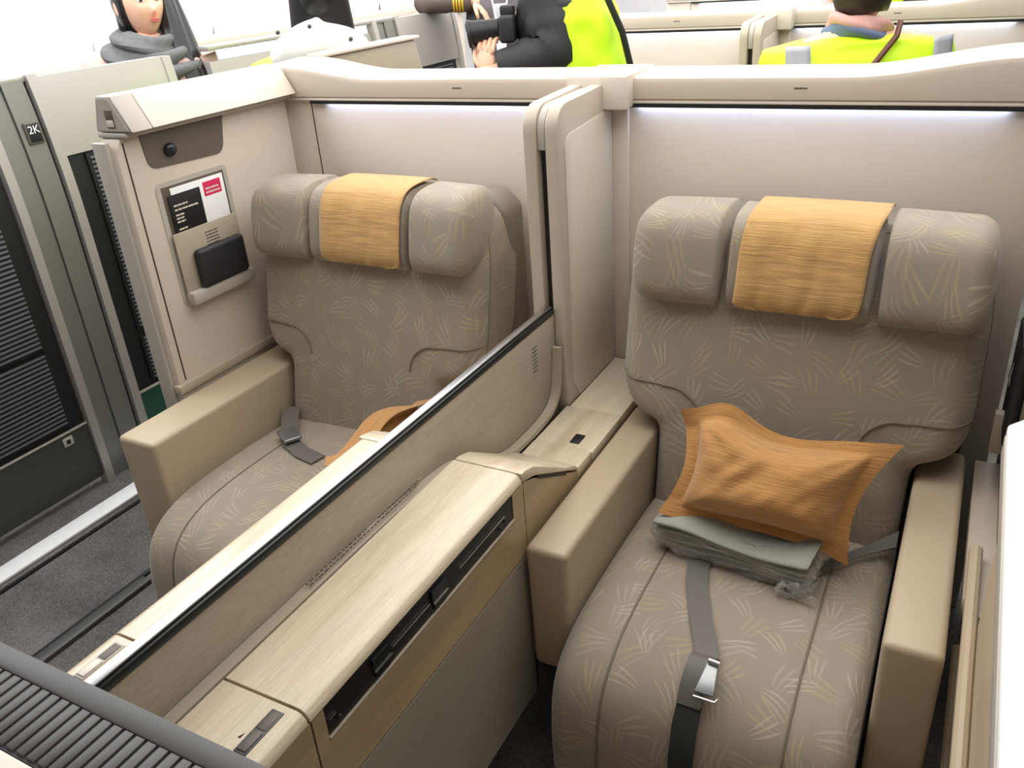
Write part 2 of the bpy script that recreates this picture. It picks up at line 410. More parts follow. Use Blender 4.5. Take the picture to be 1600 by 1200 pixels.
def divider(label, group=None, detail=True):
    d = thing('suite_divider', label, 'divider', (-.90, 1.3, 0), group)
    # upper pillar: two shells with a slot between them, rounded front top corner
    prof = [(1.80, .70)] + [(1.80, 1.33)] + [(1.80+.062*(1-math.cos(a)), 1.33+.062*math.sin(a)) for a in [math.pi/2*i/6 for i in range(1, 7)]] + [(2.128, 1.40), (2.128, .60), (1.80, .60)]
    MB().prism(prof, 'x', -.952, -.918, .006).build('side_shell', M['cap'], d)
    MB().prism(prof, 'x', -.896, -.862, .006).build('side_shell', M['cap'], d)
    core = [(1.806, 1.29), (1.806, 1.33)] + [(1.806+.058*(1-math.cos(a)), 1.33+.058*math.sin(a)) for a in [math.pi/2*i/6 for i in range(1, 7)]] + [(2.12, 1.392), (2.12, 1.29)]
    MB().prism(core, 'x', -.9165, -.8975, .002).build('slot_filler', M['latch'], d)
    box('slot_recess', M['dark'], d, -.917, -.897, 1.825, 2.12, .62, 1.29)
    # pale inset panel on both faces of the pillar
    ins = [(1.835, .68), (1.835, 1.28)] + [(1.835+.04*(1-math.cos(a)), 1.28+.04*math.sin(a)) for a in [math.pi/2*i/5 for i in range(1, 6)]] + [(2.128, 1.335), (2.128, .625), (1.87, .625)]
    MB().prism(ins, 'x', -.863, -.8595, .0012).build('inset_panel', M['wall'], d)
    MB().prism(ins, 'x', -.9545, -.951, .0012).build('inset_panel', M['wall'], d)
    # node block where the pillar meets the back rails
    MB().box(-.965, -.80, 2.075, 2.30, 1.335, 1.418, .008).build('junction_cap', M['cap_light'], d)
    # lower divider: veneer panel with a chrome rail
    low = [(.345, .60), (.345, .884), (1.798, .884), (1.798, .60)]
    MB().prism(low, 'x', -.9155, -.893, .001).build('veneer_panel', M['wood_grey'], d)
    MB().box(-.915, -.8915, .345, 1.798, .8842, .8985, .0008).build('dark_rail', M['steel'], d)
    MB().box(-.9165, -.8975, .345, 1.798, .8987, .9045, .0025, 3).build('chrome_rail', M['chrome'], d)
    # frame trim wrapping the panel bottom and running up the pillar
    path = smooth_path([(.345, .768), (1.21, .768), (1.33, .715), (1.48, .638), (1.56, .630), (1.70, .630), (1.765, .66), (1.785, .74), (1.788, .80)])
    v, f = band(path, .012, 'x', -.892, -.869)
    MB().raw(v, f).build('frame_trim', M['frame'], d, ang=50)
    if detail:
        dashes([(.00, .17, 0), (.00, .20, 1), (.205, .135, 0), (.205, .125, 1)], (-.886, .80, .785), (0, 1, 0), (.0075, 0, 0), (.005, .013), .0030, .003).build('printed_text', M['ink'], d, smooth=False)
        dashes([(0, .026, k) for k in range(7)], (-.8925, 1.668, .842), (0, 1, 0), (0, 0, -.0105), (.004, .009), .0028, .002, (.0004, 0, 0), seed=5).build('printed_text', M['ink'], d, smooth=False)
    return d
div1 = divider('wood-veneered divider with chrome rail and tall slotted pillar between the two seats')

# ================================================================ CONSOLES either side of the divider
def console(sgn, label):
    """sgn=+1: on the right suite's side; -1 mirrored about the divider"""
    cx = -.9125
    def X(x): return x if sgn > 0 else 2*cx-x
    def bx(mb, x0, x1, *a, **k):
        xa, xb = sorted((X(x0), X(x1))); return mb.box(xa, xb, *a, **k)
    c = thing('side_console', label, 'console', (X(-.79), .9, 0))
    def lidprof():  # cross-section in x,z with a rounded outer edge
        r = .020
        return [(X(x), z) for x, z in [(-.8675, .757), (-.8675, .777)] + [(-.709-r+r*math.cos(a), .777-r+r*math.sin(a)) for a in [math.pi/2*(1-i/6) for i in range(7)]]]
    MB().prism(lidprof(), 'y', .594, 1.246, .0008, 1).build('lid', M['wood'], c)
    bp = MB().prism(lidprof(), 'y', .105, .590, .0008, 1).build('button_panel', M['wood'], c)
    # body: end panels, apron with slot, lower panel
    bx(MB(), -.862, -.7125, .11, 1.262, .19, .756).build('carcass', M['darkgap'], c, smooth=False)
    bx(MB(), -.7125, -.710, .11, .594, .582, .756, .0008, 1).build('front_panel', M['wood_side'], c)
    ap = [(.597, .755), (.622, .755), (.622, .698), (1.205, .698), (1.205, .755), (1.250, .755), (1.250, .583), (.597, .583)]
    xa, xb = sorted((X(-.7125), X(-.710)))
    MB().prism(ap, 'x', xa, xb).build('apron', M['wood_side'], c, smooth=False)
    bx(MB(), -.710, -.7075, .622, 1.205, .694, .698, .0006, 1).build('slot_edge', M['latch'], c)
    bx(MB(), -.716, -.7115, .617, 1.21, .695, .757).build('slot_recess', M['dark'], c, smooth=False)
    for yy in (.735, .905):
        h = MB(); bx(h, -.7118, -.706, yy, yy+.045, .722, .746, .001, 1); bx(h, -.7118, -.708, yy+.005, yy+.05, .704, .718, .001, 1)
        h = h.build('hinge_block', M['steel'], c)
        e = MB(); bx(e, -.7058, -.7050, yy, yy+.045, .7205, .7225); bx(e, -.7078, -.707, yy+.005, yy+.05, .7165, .7185); e.build('edge_highlight', M['chrome'], h)
    for y0_, y1_, z0_ in ((1.0, 1.17, .726), (.79, .90, .724), (.628, .645, .7245)): bx(MB(), -.7105, -.7095, y0_, y1_, z0_, z0_+.0022).build('guide_rod', M['chrome'], c)
    for yy, zz in ((.650, .712), (1.15, .711), (1.168, .719)):
        MB().sphere((X(-.7112), yy, zz), .0045, 12, 8).build('screw', M['steel'], c)
    bx(MB(), -.7122, -.7102, .11, 1.25, .192, .579, .0008, 1).build('lower_panel', M['grey_panel'], c)
    # sloping wedge down to the shelf
    wp = [(1.249, .777), (1.262, .777), (1.30, .766), (1.46, .668), (1.50, .650), (1.515, .636), (1.515, .628), (1.30, .742), (1.249, .757)]
    xa, xb = sorted((X(-.8665), X(-.709)))
    MB().prism(wp, 'x', xa, xb, .003).build('wedge_cover', M['wood'], c)
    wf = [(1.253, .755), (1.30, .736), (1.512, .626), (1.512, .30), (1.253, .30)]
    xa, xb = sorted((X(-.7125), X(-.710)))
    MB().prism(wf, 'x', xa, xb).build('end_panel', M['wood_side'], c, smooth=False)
    sl = [(1.315, .7265), (1.45, .654), (1.45, .662), (1.315, .7355)]
    xa, xb = sorted((X(-.7100), X(-.7085)))
    MB().prism(sl, 'x', xa, xb).build('grip_slot', M['dark'], c, smooth=False)
    # shelf running to the back wall
    bx(MB(), -.8660, -.712, 1.515, 1.600, .598, .631, .005).build('shelf_front', M['wood'], c)
    sh = MB(); bx(sh, -.8680, -.712, 1.603, 1.797, .598, .625, .002); bx(sh, -.8590, -.712, 1.797, 2.120, .598, .625, .002); sh = sh.build('shelf', M['wood'], c)
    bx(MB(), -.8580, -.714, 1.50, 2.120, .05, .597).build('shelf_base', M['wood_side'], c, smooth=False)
    bt = bx(MB(), -.782, -.757, 1.625, 1.668, .6245, .6275, .0012, 2).build('button', M['dark'], sh)
    # long two-button switch set in the near panel
    b0 = bx(MB(), -.760, -.738, .500, .578, .7765, .7785, .0009, 2).build('switch_bezel', M['latch'] if sgn < 0 else M['charcoal'], bp)
    bx(MB(), -.757, -.741, .504, .538, .778, .7805, .0010, 2).build('switch_key', M['mic'] if sgn > 0 else M['cap_light'], b0)
    bx(MB(), -.757, -.741, .542, .574, .778, .7795, .0010, 2).build('switch_key', M['mic'], b0)
    if sgn > 0: MB().raw([(-.771, .520, .7776), (-.766, .520, .7776), (-.766, .530, .7776)], [(0, 1, 2)]).build('printed_arrow', M['ink'], bp, smooth=False)
    return c
con_r = console(1, 'wooden side console with lid and open black slot, right of the divider')
con_l = console(-1, 'wooden side console beside the left seat, left of the chrome rail')

# ================================================================ AISLE SIDE WALLS
def aisle_wall():
    a = thing('aisle_screen', 'cream side wall at left of the left seat with literature pocket', 'partition', (-1.985, 1.8, 0))
    body = [(1.47, .0), (1.47, 1.31), (1.49, 1.352), (2.118, 1.352), (2.118, 0.0)]
    MB().prism(body, 'x', -2.025, -1.953, .004).build('panel', M['wall'], a)
    box('edge_trim', M['latch'], a, -2.028, -1.975, 1.458, 1.474, .02, 1.345, .004)
    box('edge_groove', M['darkgap'], a, -1.9535, -1.9515, 1.492, 1.496, .66, 1.34)
    # sloping cap: trapezoid section, wider at the bottom
    def capsec(y0, y1, m, nm, grow=0, bev=.005):
        pr = [(-2.035-grow, 1.367), (-2.007, 1.455+grow), (-1.952, 1.455+grow), (-1.90+grow, 1.367)]
        return MB().prism(pr, 'y', y0, y1, bev).build(nm, m, a)
    capsec(1.56, 2.118, M['cap_light'], 'cap_rail')
    capsec(1.492, 1.558, M['latch'], 'cap_end', .001, .004)
    e = MB().prism([(-2.030, 1.372), (-2.004, 1.45), (-1.962, 1.45), (-1.912, 1.372)], 'y', 1.4895, 1.4925).build('end_plate', M['latch'], a, smooth=False)
    box('latch_recess', M['mic'], e, -1.985, -1.955, 1.4885, 1.4905, 1.378, 1.422, .001)
    box('latch_tab', M['cap_light'], e, -1.982, -1.958, 1.4865, 1.4890, 1.381, 1.398, .001)
    box('lower_rail', M['latch'], a, -2.03, -1.925, 1.487, 2.116, 1.353, 1.3655, .004)
    # grey microphone/lamp plate with a round knob
    pl = round_outline([(1.548, 1.351), (1.556, 1.258), (1.822, 1.248), (1.846, 1.351)], [.002, .03, .03, .002])
    p = MB().prism(pl, 'x', -1.954, -1.950).build('control_plate', M['mic'], a)
    kn = MB().sphere((-1.945, 1.633, 1.296), (.012, .020, .018)).build('reading_lamp', M['steel'], p)
    # recessed literature pocket
    fr = round_outline([(1.556, .865), (1.556, 1.216), (1.818, 1.216), (1.818, .865)], .02)
    MB().prism(fr, 'x', -1.9545, -1.9505).build('pocket_frame', M['latch'], a)
    box('pocket_recess', M['mic'], a, -1.9515, -1.9504, 1.572, 1.803, 1.06, 1.203)
    box('pocket_plate', M['frame'], a, -1.9440, -1.9380, 1.566, 1.808, .90, 1.075, .002)
    box('pocket_tray', M['latch'], a, -1.9500, -1.916, 1.566, 1.812, .868, .905, .005)
    dashes([(0, .05, k) for k in range(6)], (-1.9376, 1.675, 1.052), (0, 1, 0), (0, 0, -.009), (.006, .014), .0026, .002, (.0003, 0, 0), seed=8).build('printed_text', M['ink'], a, smooth=False)
    dashes([(0, .16, 0), (.09, .07, 1)], (-1.9155, 1.63, .897), (0, 1, 0), (0, 0, -.006), (.006, .012), .0018, .002, (.0003, 0, 0), seed=9).build('printed_text', M['cap_light'], a, smooth=False)
    # wall foot ledge beside the armrest
    MB().box(-1.975, -1.944, 1.46, 2.115, .623, .652, .006).build('foot_ledge', M['frame'], a)
    return a
aw = aisle_wall()
# literature in the pocket
s_ = thing('booklet', 'white booklet with a pink printed corner in the wall pocket', 'booklet', (-1.943, 1.70, 1.06))
box('pages', M['white'], s_, -1.9502, -1.9478, 1.60, 1.795, 1.02, 1.196, .0005)
M['pink'] = mat('pink_print', (214, 42, 92), .5)
box('pink_label', M['pink'], s_, -1.9478, -1.9474, 1.715, 1.782, 1.145, 1.185)
dashes([(0, .05, 0), (0, .055, 1)], (-1.9473, 1.722, 1.168), (0, 1, 0), (0, 0, -.011), (.01, .02), .005, .002, (.0002, 0, 0), seed=2).build('printed_text', M['cap_light'], s_, smooth=False)
s_ = thing('safety_card', 'black printed card in the wall pocket, left of the pink corner', 'card', (-1.9385, 1.65, 1.06))
box('card', M['dark'], s_, -1.9468, -1.9450, 1.585, 1.70, 1.03, 1.178, .0005)
dashes([(0, .05, 0), (0, .085, 1), (0, .03, 2.2), (0, .028, 3), (0, .03, 3.8), (0, .03, 5.5)], (-1.9449, 1.597, 1.150), (0, 1, 0), (0, 0, -.012), (.01, .02), .0045, .002, (.0002, 0, 0), seed=4).build('printed_text', M['cap_light'], s_, smooth=False)
M['pouch'] = mat('black_rubber', (34, 34, 36), .55)
hs = MB().box(-1.9365, -1.908, 1.612, 1.792, .906, 1.017, .011, 4).build('remote_holder', M['pouch'], None)
tag(hs, 'black rounded handset case resting in the tray of the wall pocket', 'case')

# ---- right suite's own side wall (edge of frame) with black handset
rw = thing('aisle_screen', 'side wall at the right edge of the right seat with a black handset niche', 'partition', (.17, 1.9, 0))
MB().prism([(1.62, 0), (1.62, 1.31), (1.65, 1.40), (2.12, 1.40), (2.12, 0)], 'x', .152, .20, .004).build('panel', M['leather_dark'], rw)
MB().box(.112, .152, 1.86, 1.885, .66, .76, .006).build('bracket', M['cap'], rw)
MB().tube([(.150, 1.90, .80), (.132, 1.90, .81), (.128, 1.90, .835), (.132, 1.90, .86), (.150, 1.90, .865)], .004).build('clip', M['chrome'], rw)
MB().box(.130, .152, 1.78, 1.96, .72, .95, .008).build('handset_niche', M['pouch'], rw)
# ================================================================ SEATS
def spow(v, e): return math.copysign(abs(v)**e, v)
def resample(pts, n):
    P = [Vector(p) for p in pts]+[Vector(pts[0])]
    L = [0]
    for a, b in zip(P[:-1], P[1:]): L.append(L[-1]+(b-a).length)
    out = []; j = 0
    for i in range(n):
        s = L[-1]*i/n
        while L[j+1] < s: j += 1
        u = (s-L[j])/max(1e-9, L[j+1]-L[j]); out.append(P[j].lerp(P[j+1], u))
    return out
def seat(cx, label, group, sgn):
    """sgn=+1 right seat (outer side to +x); -1 left seat (outer side to -x)"""
    t_ = thing('armchair', label, 'armchair', (cx, 1.5, 0), group)
    def X(r): return cx+r*sgn
    # --- backrest: wide over the armrests, narrow between them
    half = [(0, 1.12), (.30, 1.12), (.375, 1.09), (.392, .98), (.392, .74), (.365, .668), (.288, .640), (.283, .50), (.283, .40), (0, .40)]
    rad = [0, .05, .04, .1, .09, .07, .03, .05, .03, 0]
    full = half + [(-x, z) for x, z in half[::-1][1:-1]]
    rf = rad + rad[::-1][1:-1]
    out = resample(round_outline(full, rf), 150)
    cen = Vector((0, .80))
    def yb(z): return 1.700+(z-.45)*.235
    S = [0, .12, .25, .4, .55, .68, .78, .85, .895, .93, .955, .975, .99, 1.0]
    def surf(p, s):
        # puffed front, rolled edge
        e = 1-s; L = (p-cen).length; dist = e*L
        roll = .045*max(0, 1-dist/.05)**2
        bul = .016*(1-s**3)
        return yb(cen.y+(p.y-cen.y)*s) - bul + roll
    v = []; uv = []; f = []
    n = len(out)
    for s in S[1:]:
        for p in out:
            q = cen+(p-cen)*s
            v.append((X(q.x), surf(p, s), q.y)); uv.append((q.x*sgn+cx*1.3, q.y))
    v.append((X(0), surf(out[0], 0), cen.y)); uv.append((cx*1.3, cen.y)); c0 = len(v)-1
    R = len(S)-1
    for i in range(n): f.append((c0, i, (i+1) % n))
    for k in range(R-1):
        for i in range(n): f.append((k*n+i, (k+1)*n+i, (k+1)*n+(i+1) % n, k*n+(i+1) % n))
    # sides running back
    b0 = (R-1)*n
    for d in (.03, .09, .17):
        base = len(v)
        for p in out:
            v.append((X(p.x*(1-.1*d)), surf(p, 1)+d, p.y)); uv.append((p.x*sgn+cx*1.3+math.copysign(d, p.x*sgn), p.y))
        for i in range(n): f.append((b0+i, base+i, base+(i+1) % n, b0+(i+1) % n))
        b0 = base
    f.append(tuple(b0+i for i in range(n)))
    bk = MB().raw(v, f, uv).build('backrest', M['fabric'], t_, ang=60)
    # piping at the rolled edge and the seam arc over each lobe
    def on(x, z, lift=.0015):
        d = Vector((x, z))-cen; L = d.length
        a = math.atan2(d.y, d.x); best = min(out, key=lambda p: abs(math.atan2(math.sin(math.atan2((p-cen).y, (p-cen).x)-a), math.cos(math.atan2((p-cen).y, (p-cen).x)-a))))
        s = min(1, L/(best-cen).length)
        return (X(x), surf(best, s)-lift, z)
    edge = [Vector((X(p.x*.996), surf(p, 1)+.006, cen.y+(p.y-cen.y)*.998)) for p in out if p.y > .46]
    k0 = max(range(len(edge)), key=lambda i: (edge[i]-edge[i-1]).length)
    edge = edge[k0:]+edge[:k0]
    MB().tube(edge, .0035, 6).build('edge_piping', M['piping'], bk)
    for sg in (1, -1):
        arc = []
        for i in range(19):
            u = i/18
            if u < .5: x = .388-.17*u*2*.8; z = .757-.004*u*2
            else:
                w_ = (u-.5)*2; x = .252-.075*math.sin(w_*math.pi/2); z = .753-.075*(1-math.cos(w_*math.pi/2))
            arc.append(on(sg*x, z))
        MB().tube(arc, .0028, 6).build('seam_piping', M['piping'], bk)
    # --- headrest: three rolled cushions on a back pad
    def roll(x0, x1, nm, e0, e1, m, zoff=0, grow=0):
        N = 26; A = 44; vv = []; uu = []; ff = []
        for j in range(N+1):
            u = j/N
            x = x0+(x1-x0)*u
            def ef(d, r):
                return 1.0 if d >= r else math.sqrt(max(0, 1-(1-d/r)**2))
            k = min(ef(u*(x1-x0), e0), ef((1-u)*(x1-x0), e1))
            sh = min(.035, .05)
            dy = .100+grow-(1-k)*.05; dz = .102+grow-(1-k)*.055
            if k < .02: dy *= .75; dz *= .8
            bend = -.030*(abs(x)/.38)**2.2
            dip = .012*math.cos(x/.38*math.pi/2)
            for a in range(A):
                th = 2*math.pi*a/A
                cy_ = spow(math.cos(th), .62)*dy; cz = spow(math.sin(th), .55)*dz
                zz = 1.066+cz*(1.0 if cz > 0 else 1.06) - (dip if cz < 0 else 0)+zoff
                yy = 1.888+cy_+bend+(zz-1.07)*.22
                vv.append((X(x), yy, zz)); uu.append((x*sgn+cx*1.3+.37, 1.2+th*.13))
        for j in range(N):
            for a in range(A): ff.append((j*A+a, (j+1)*A+a, (j+1)*A+(a+1) % A, j*A+(a+1) % A))
        ff.append(tuple(range(A))); ff.append(tuple(N*A+a for a in range(A))[::-1])
        return MB().raw(vv, ff, uu).build(nm, m, t_, ang=70)
    if sgn > 0: sp = (-.362, -.150, -.147, .172, .175, .385)
    else: sp = (-.385, -.175-.02, -.172-.02, .152, .155, .362)
    roll(sp[0], sp[1], 'headrest_wing', .045, .012, M['fabric'])
    hc = roll(sp[2], sp[3], 'headrest', .012, .012, M['fabric'], -.002, -.003)
    roll(sp[4], sp[5], 'headrest_wing', .012, .045, M['fabric'])
    # upholstered shell behind
    sh = [(-.385, .42), (-.385, 1.08), (-.34, 1.125), (.34, 1.125), (.385, 1.08), (.385, .42)]
    MB().prism([(X(a), b) for a, b in sh], 'y', 1.985, 2.10, .022, 4).build('back_shell', M['leather_dark'], t_)
    # --- cushion with waterfall front
    pr = [(1.78, .455), (1.60, .466), (1.45, .470), (1.32, .468), (1.23, .458), (1.165, .435), (1.12, .40), (1.095, .35), (1.083, .28), (1.08, .20), (1.085, .10)]
    pr = smooth_path(pr, 2)
    Ls = [0]
    for a, b in zip(pr[:-1], pr[1:]): Ls.append(Ls[-1]+math.hypot(b[0]-a[0], b[1]-a[1]))
    NU = 40; v = []; uv = []; f = []
    for j, (y, z) in enumerate(pr):
        a_ = Vector(pr[max(0, j-1)]); b_ = Vector(pr[min(len(pr)-1, j+1)]); d = (b_-a_).normalized(); nr = Vector((d.y, -d.x))
        if nr.y < 0 and j < 4: nr = -nr
        nr = Vector((-abs(nr.x) if d.y < 0 else 0, abs(nr.y)))
        for i in range(NU+1):
            u = -1+2*i/NU; x = .288*spow(math.sin(u*math.pi/2), .9) if False else .288*u
            ed = max(0, 1-(1-abs(u))/.10)
            drop = -.030*ed**2 + .010*(1-u*u) - .004*math.exp(-((abs(u)-.62)/.035)**2)
            p = Vector((y, z))+nr*drop
            v.append((X(x), p.x, p.y)); uv.append((x*sgn+cx*1.3, -Ls[j]+.2))
    W = NU+1
    for j in range(len(pr)-1):
        for i in range(NU): f.append((j*W+i, (j+1)*W+i, (j+1)*W+i+1, j*W+i+1))
    # sides
    for side in (0, NU):
        base = len(v)
        for j, (y, z) in enumerate(pr):
            q = v[j*W+side]; v.append((q[0], max(q[1], 1.13)+.01 if z < .40 else q[1]+.0, max(.09, q[2]-.30) if z > .40 else q[2])); uv.append((uv[j*W+side][0]+.2, uv[j*W+side][1]))
        for j in range(len(pr)-1): f.append((j*W+side, base+j, base+j+1, (j+1)*W+side))
    cu = MB().raw(v, f, uv).build('seat_cushion', M['fabric'], t_, ang=70)
    def onc(j, u):
        a_ = v[j*W+int(round((u+1)/2*NU))]; return (a_[0], a_[1]-.0008, a_[2]+.0010)
    for u in (-.62, .62):
        pts = [onc(j, u) for j in range(6, len(pr))]
        MB().tube(pts, .0026, 6).build('seam_piping', M['piping'], cu)
    # --- base under the cushion
    box('seat_base', M['dark'], t_, cx-.27, cx+.27, 1.16, 2.05, 0.0, .38, .01)
    # --- armrests
    inner_w = .097
    arm_i = [(1.228, .30), (1.222, .62), (1.86, .62), (1.95, .60), (1.95, .24), (1.40, .24), (1.26, .275)]
    xa, xb = sorted((X(-.290), X(-.290-.094)))
    MB().prism(arm_i, 'x', xa, xb, .014, 4).build('armrest', M['leather'], t_)
    arm_o = [(1.232, .03), (1.222, .62), (1.86, .62), (1.95, .60), (1.95, .03)]
    xa, xb = sorted((X(.298), X(.298+(.098 if sgn > 0 else .140))))
    MB().prism(arm_o, 'x', xa, xb, .014, 4).build('armrest', M['leather'], t_)
    # stitched line across the front of each armrest
    return t_
seat_r = seat(-.318, 'right seat of leaf-patterned taupe fabric, holding the wrapped blanket', 'suite armchairs', 1)
seat_l = seat(-1.502, 'left seat of leaf-patterned taupe fabric, nearest the aisle', 'suite armchairs', -1)

# ---- cloths over the headrests
def headcloth(cx, sgn, xt0, xt1, xb0, xb1, label):
    def P(u, w_):
        # w: 0 at back, 1 at bottom front. follow the headrest section
        th0, th1 = math.radians(52), math.radians(226)
        th = th0+(th1-th0)*w_
        k = max(0, min(1, (w_-.25)/.75))
        x0 = xt0+(xb0-xt0)*k; x1 = xt1+(xb1-xt1)*k
        x = x0+(x1-x0)*u
        dy = .100+.004; dz = .102+.004
        rel = (x-cx)
        bend = -.030*(abs(rel)/.38)**2.2
        cy_ = spow(math.cos(th), .62)*dy; cz = spow(math.sin(th), .55)*dz
        if w_ > .9:    # rounded lower corners
            e = (w_-.9)/.1; r_ = .05
            c_ = 1-math.sqrt(max(0, 1-e*e))
            x = x+(r_*c_ if u < .5 else -r_*c_)*abs(2*u-1)
        fold = .0022*math.sin(u*9+w_*5)*w_+.0018*math.sin(u*23+3*w_)*w_*w_
        zz = 1.066+cz*(1.0 if cz > 0 else 1.06)-(.006 if cz < 0 else 0); yy = 1.888+cy_+bend+(zz-1.07)*.22-.002-abs(fold)*1.5
        return (x, yy, zz+(.002 if w_ < .5 else 0))
    o = MB().grid(P, 34, 50, uvf=lambda u, w_: (u*.28, w_*.42)).build('headrest_cloth', M['orange'], None, ang=80, solid=.0025)
    return tag(o, label, 'cloth', 'ochre headrest cloths')
headcloth(-.318, 1, -.417, -.145, -.438, -.178, 'ochre ribbed cloth draped over the headrest of the right seat')
headcloth(-1.502, -1, -1.592, -1.318, -1.600, -1.330, 'ochre ribbed cloth draped over the headrest of the left seat')

# ================================================================ PILLOWS
def pillow(corners, thick, nrm, label, flange=.12, wob=.008, seed=0, m='orange_s', curl=None, shape=None):
    """corners: TL, TR, BR, BL (outer flange corners)"""
    TL, TR, BR, BL = [Vector(c) for c in corners]; N = Vector(nrm).normalized()
    NU, NV = 64, 48
    def base(u, w_):
        a = TL.lerp(TR, u); b = BL.lerp(BR, u); p = a.lerp(b, w_)
        cen_ = (TL+TR+BL+BR)/4
        # concave sides between pointed corners
        su = math.sin(math.pi*u); sw = math.sin(math.pi*w_)
        p = p+(TL.lerp(TR, .5)-BL.lerp(BR, .5))*(-.050*su*(1-2*w_))*(abs(1-2*w_))
        p = p+(TR.lerp(BR, .5)-TL.lerp(BL, .5))*(-.075*sw*(2*u-1)*abs(2*u-1))
        return p
    fu, fv = flange, flange*1.35
    def h(u, w_):
        a = (u-fu)/(1-2*fu); b = (w_-fv)/(1-2*fv)
        if a <= 0 or a >= 1 or b <= 0 or b >= 1: return 0
        g = (1-abs(2*a-1)**2.6)*(1-abs(2*b-1)**2.6)
        w1 = noise.noise(Vector((u*5+seed, w_*5, 1.3)))*.10+noise.noise(Vector((u*11+w_*6+seed, w_*4-u*3, 7.1)))*.06
        cr = 0
        for (cu_, cv_) in ((0, 0), (1, 0), (1, 1), (0, 1)):   # creases running in from the corners
            d = Vector((a-cu_, b-cv_)); L = d.length
            if L < .5: cr += .10*math.sin(math.atan2(d.y, d.x)*9+seed)*(1-L/.5)*min(1, L/.12)
        return g**.55*(1+w1+cr)
    def P(side):
        def q(u, w_):
            p = base(u, w_)
            fl = wob*math.sin(u*8.5+seed*2+w_*3)*(1-math.sin(math.pi*u)*math.sin(math.pi*w_))
            d = side*thick*h(u, w_)+fl
            if curl: d += curl(u, w_)
            if shape: p = p+Vector(shape(u, w_))
            return p+N*(d+side*.0012)
        return q
    mb = MB()
    mb.grid(P(1), NU, NV, uvf=lambda u, w_: (u*.42, w_*.30))
    mb.grid(P(-.45), NU, NV, uvf=lambda u, w_: (u*.42, w_*.30), flip=True)
    o = mb.build('pillow', M[m], None, ang=75)
    return tag(o, label, 'pillow', 'ochre pillows')
def curlR(u, w_):
    # the top-left corner flap folds forward, top edge droops back
    d = 0
    if w_ < .16: d -= .020*math.exp(-((u-.30)/.16)**2)*(1-w_/.16)
    if u < .14 and w_ < .16: d += .030*(1-u/.14)*(1-w_/.16)
    if w_ > .84: d += .012*math.sin(u*11+.6)*((w_-.84)/.16)
    return d
pillow([(-.505, 1.640, .758), (-.045, 1.645, .762), (-.112, 1.520, .528), (-.512, 1.500, .568)], .092, (.02, -.90, .42),
       'ochre pillow with flat flanges leaning on the right seat above the blanket', seed=3, curl=curlR, flange=.088,
       shape=lambda u, w_: (0, .01, .042*math.exp(-((u-.22)/.14)**2)*max(0, 1-w_/.35)-.014*math.exp(-((u-.55)/.2)**2)*max(0, 1-w_/.3)-.012*math.sin(u*7)*max(0, (w_-.8)/.2)))
# left pillow stands on edge against the inner armrest
pillow([(-1.395, 1.350, .648), (-1.300, 1.715, .700), (-1.250, 1.700, .505), (-1.300, 1.375, .500)], .030, (.83, -.15, -.50),
       'ochre pillow standing on its edge in the left seat by the console', seed=9, wob=.008, curl=lambda u, w_: .095*max(0, 1-w_/.36)+.012*math.sin(u*8))

# ================================================================ BLANKET in a plastic bag
M['wool'] = mat('grey_green_wool', (150, 151, 141), .9, vary=.15, vscale=300)
t = NT(M['wool']); t.bump(t.noise(t.coord(), 700, 3), .6, .002)
M['film'] = bpy.data.materials.new('clear_film'); M['film'].use_nodes = True
t = NT(M['film']); n_ = t.n; l_ = t.l
for q in list(n_):
    if q.type == 'BSDF_PRINCIPLED': n_.remove(q)
tr = n_.new('ShaderNodeBsdfTransparent'); gl = n_.new('ShaderNodeBsdfGlossy'); gl.inputs['Roughness'].default_value = .10
gl.inputs['Color'].default_value = (.95, .97, 1, 1)
bp_ = n_.new('ShaderNodeBump'); bp_.inputs['Strength'].default_value = 1.0; bp_.inputs['Distance'].default_value = .012
l_.new(t.noise(t.coord(), 75, 4, .65), bp_.inputs['Height']); l_.new(bp_.outputs[0], gl.inputs['Normal'])
lw = n_.new('ShaderNodeLayerWeight'); lw.inputs['Blend'].default_value = .35; l_.new(bp_.outputs[0], lw.inputs['Normal'])
mx = n_.new('ShaderNodeMixShader'); l_.new(t.m('ADD', t.m('MULTIPLY', lw.outputs['Facing'], .75), .10), mx.inputs[0])
l_.new(tr.outputs[0], mx.inputs[1]); l_.new(gl.outputs[0], mx.inputs[2]); l_.new(mx.outputs[0], n_['Material Output'].inputs[0])
bt = thing('blanket', 'folded grey-green blanket sealed in clear plastic on the right seat', 'blanket', (-.33, 1.56, .47))
ang = math.radians(-7)
def BT(x, y, z):   # blanket's own frame
    return Vector((-.340+x*math.cos(ang)-y*math.sin(ang), 1.530+x*math.sin(ang)+y*math.cos(ang), .486+z))
for k in range(5):
    z0 = .0+k*.0150; hh = .0076
    def P(u, w_, z0=z0, hh=hh, k=k):
        th = 2*math.pi*u
        L = .172+.006*math.sin(k*2.1)-.001*k; D = .105
        y = spow(math.cos(th), .35)*D*.5
        x = -L+2*L*w_
        z = z0+hh+spow(math.sin(th), .8)*hh
        e = min(1, min(w_, 1-w_)/.05); e = math.sqrt(max(0.0, 1-(1-e)**2))
        wv = .006*noise.noise(Vector((x*9+k*3, y*6, k*1.7)))+.004*math.sin(x*22+k)
        sag = 0
        return BT(x*.99, y*(.9+.1*e)-.004*k, (z-z0-hh)*(.45+.55*e)+z0+hh+wv+sag*0)
    MB().grid(P, 40, 44, cu=True).build('blanket_fold', M['wool'], bt, ang=80)
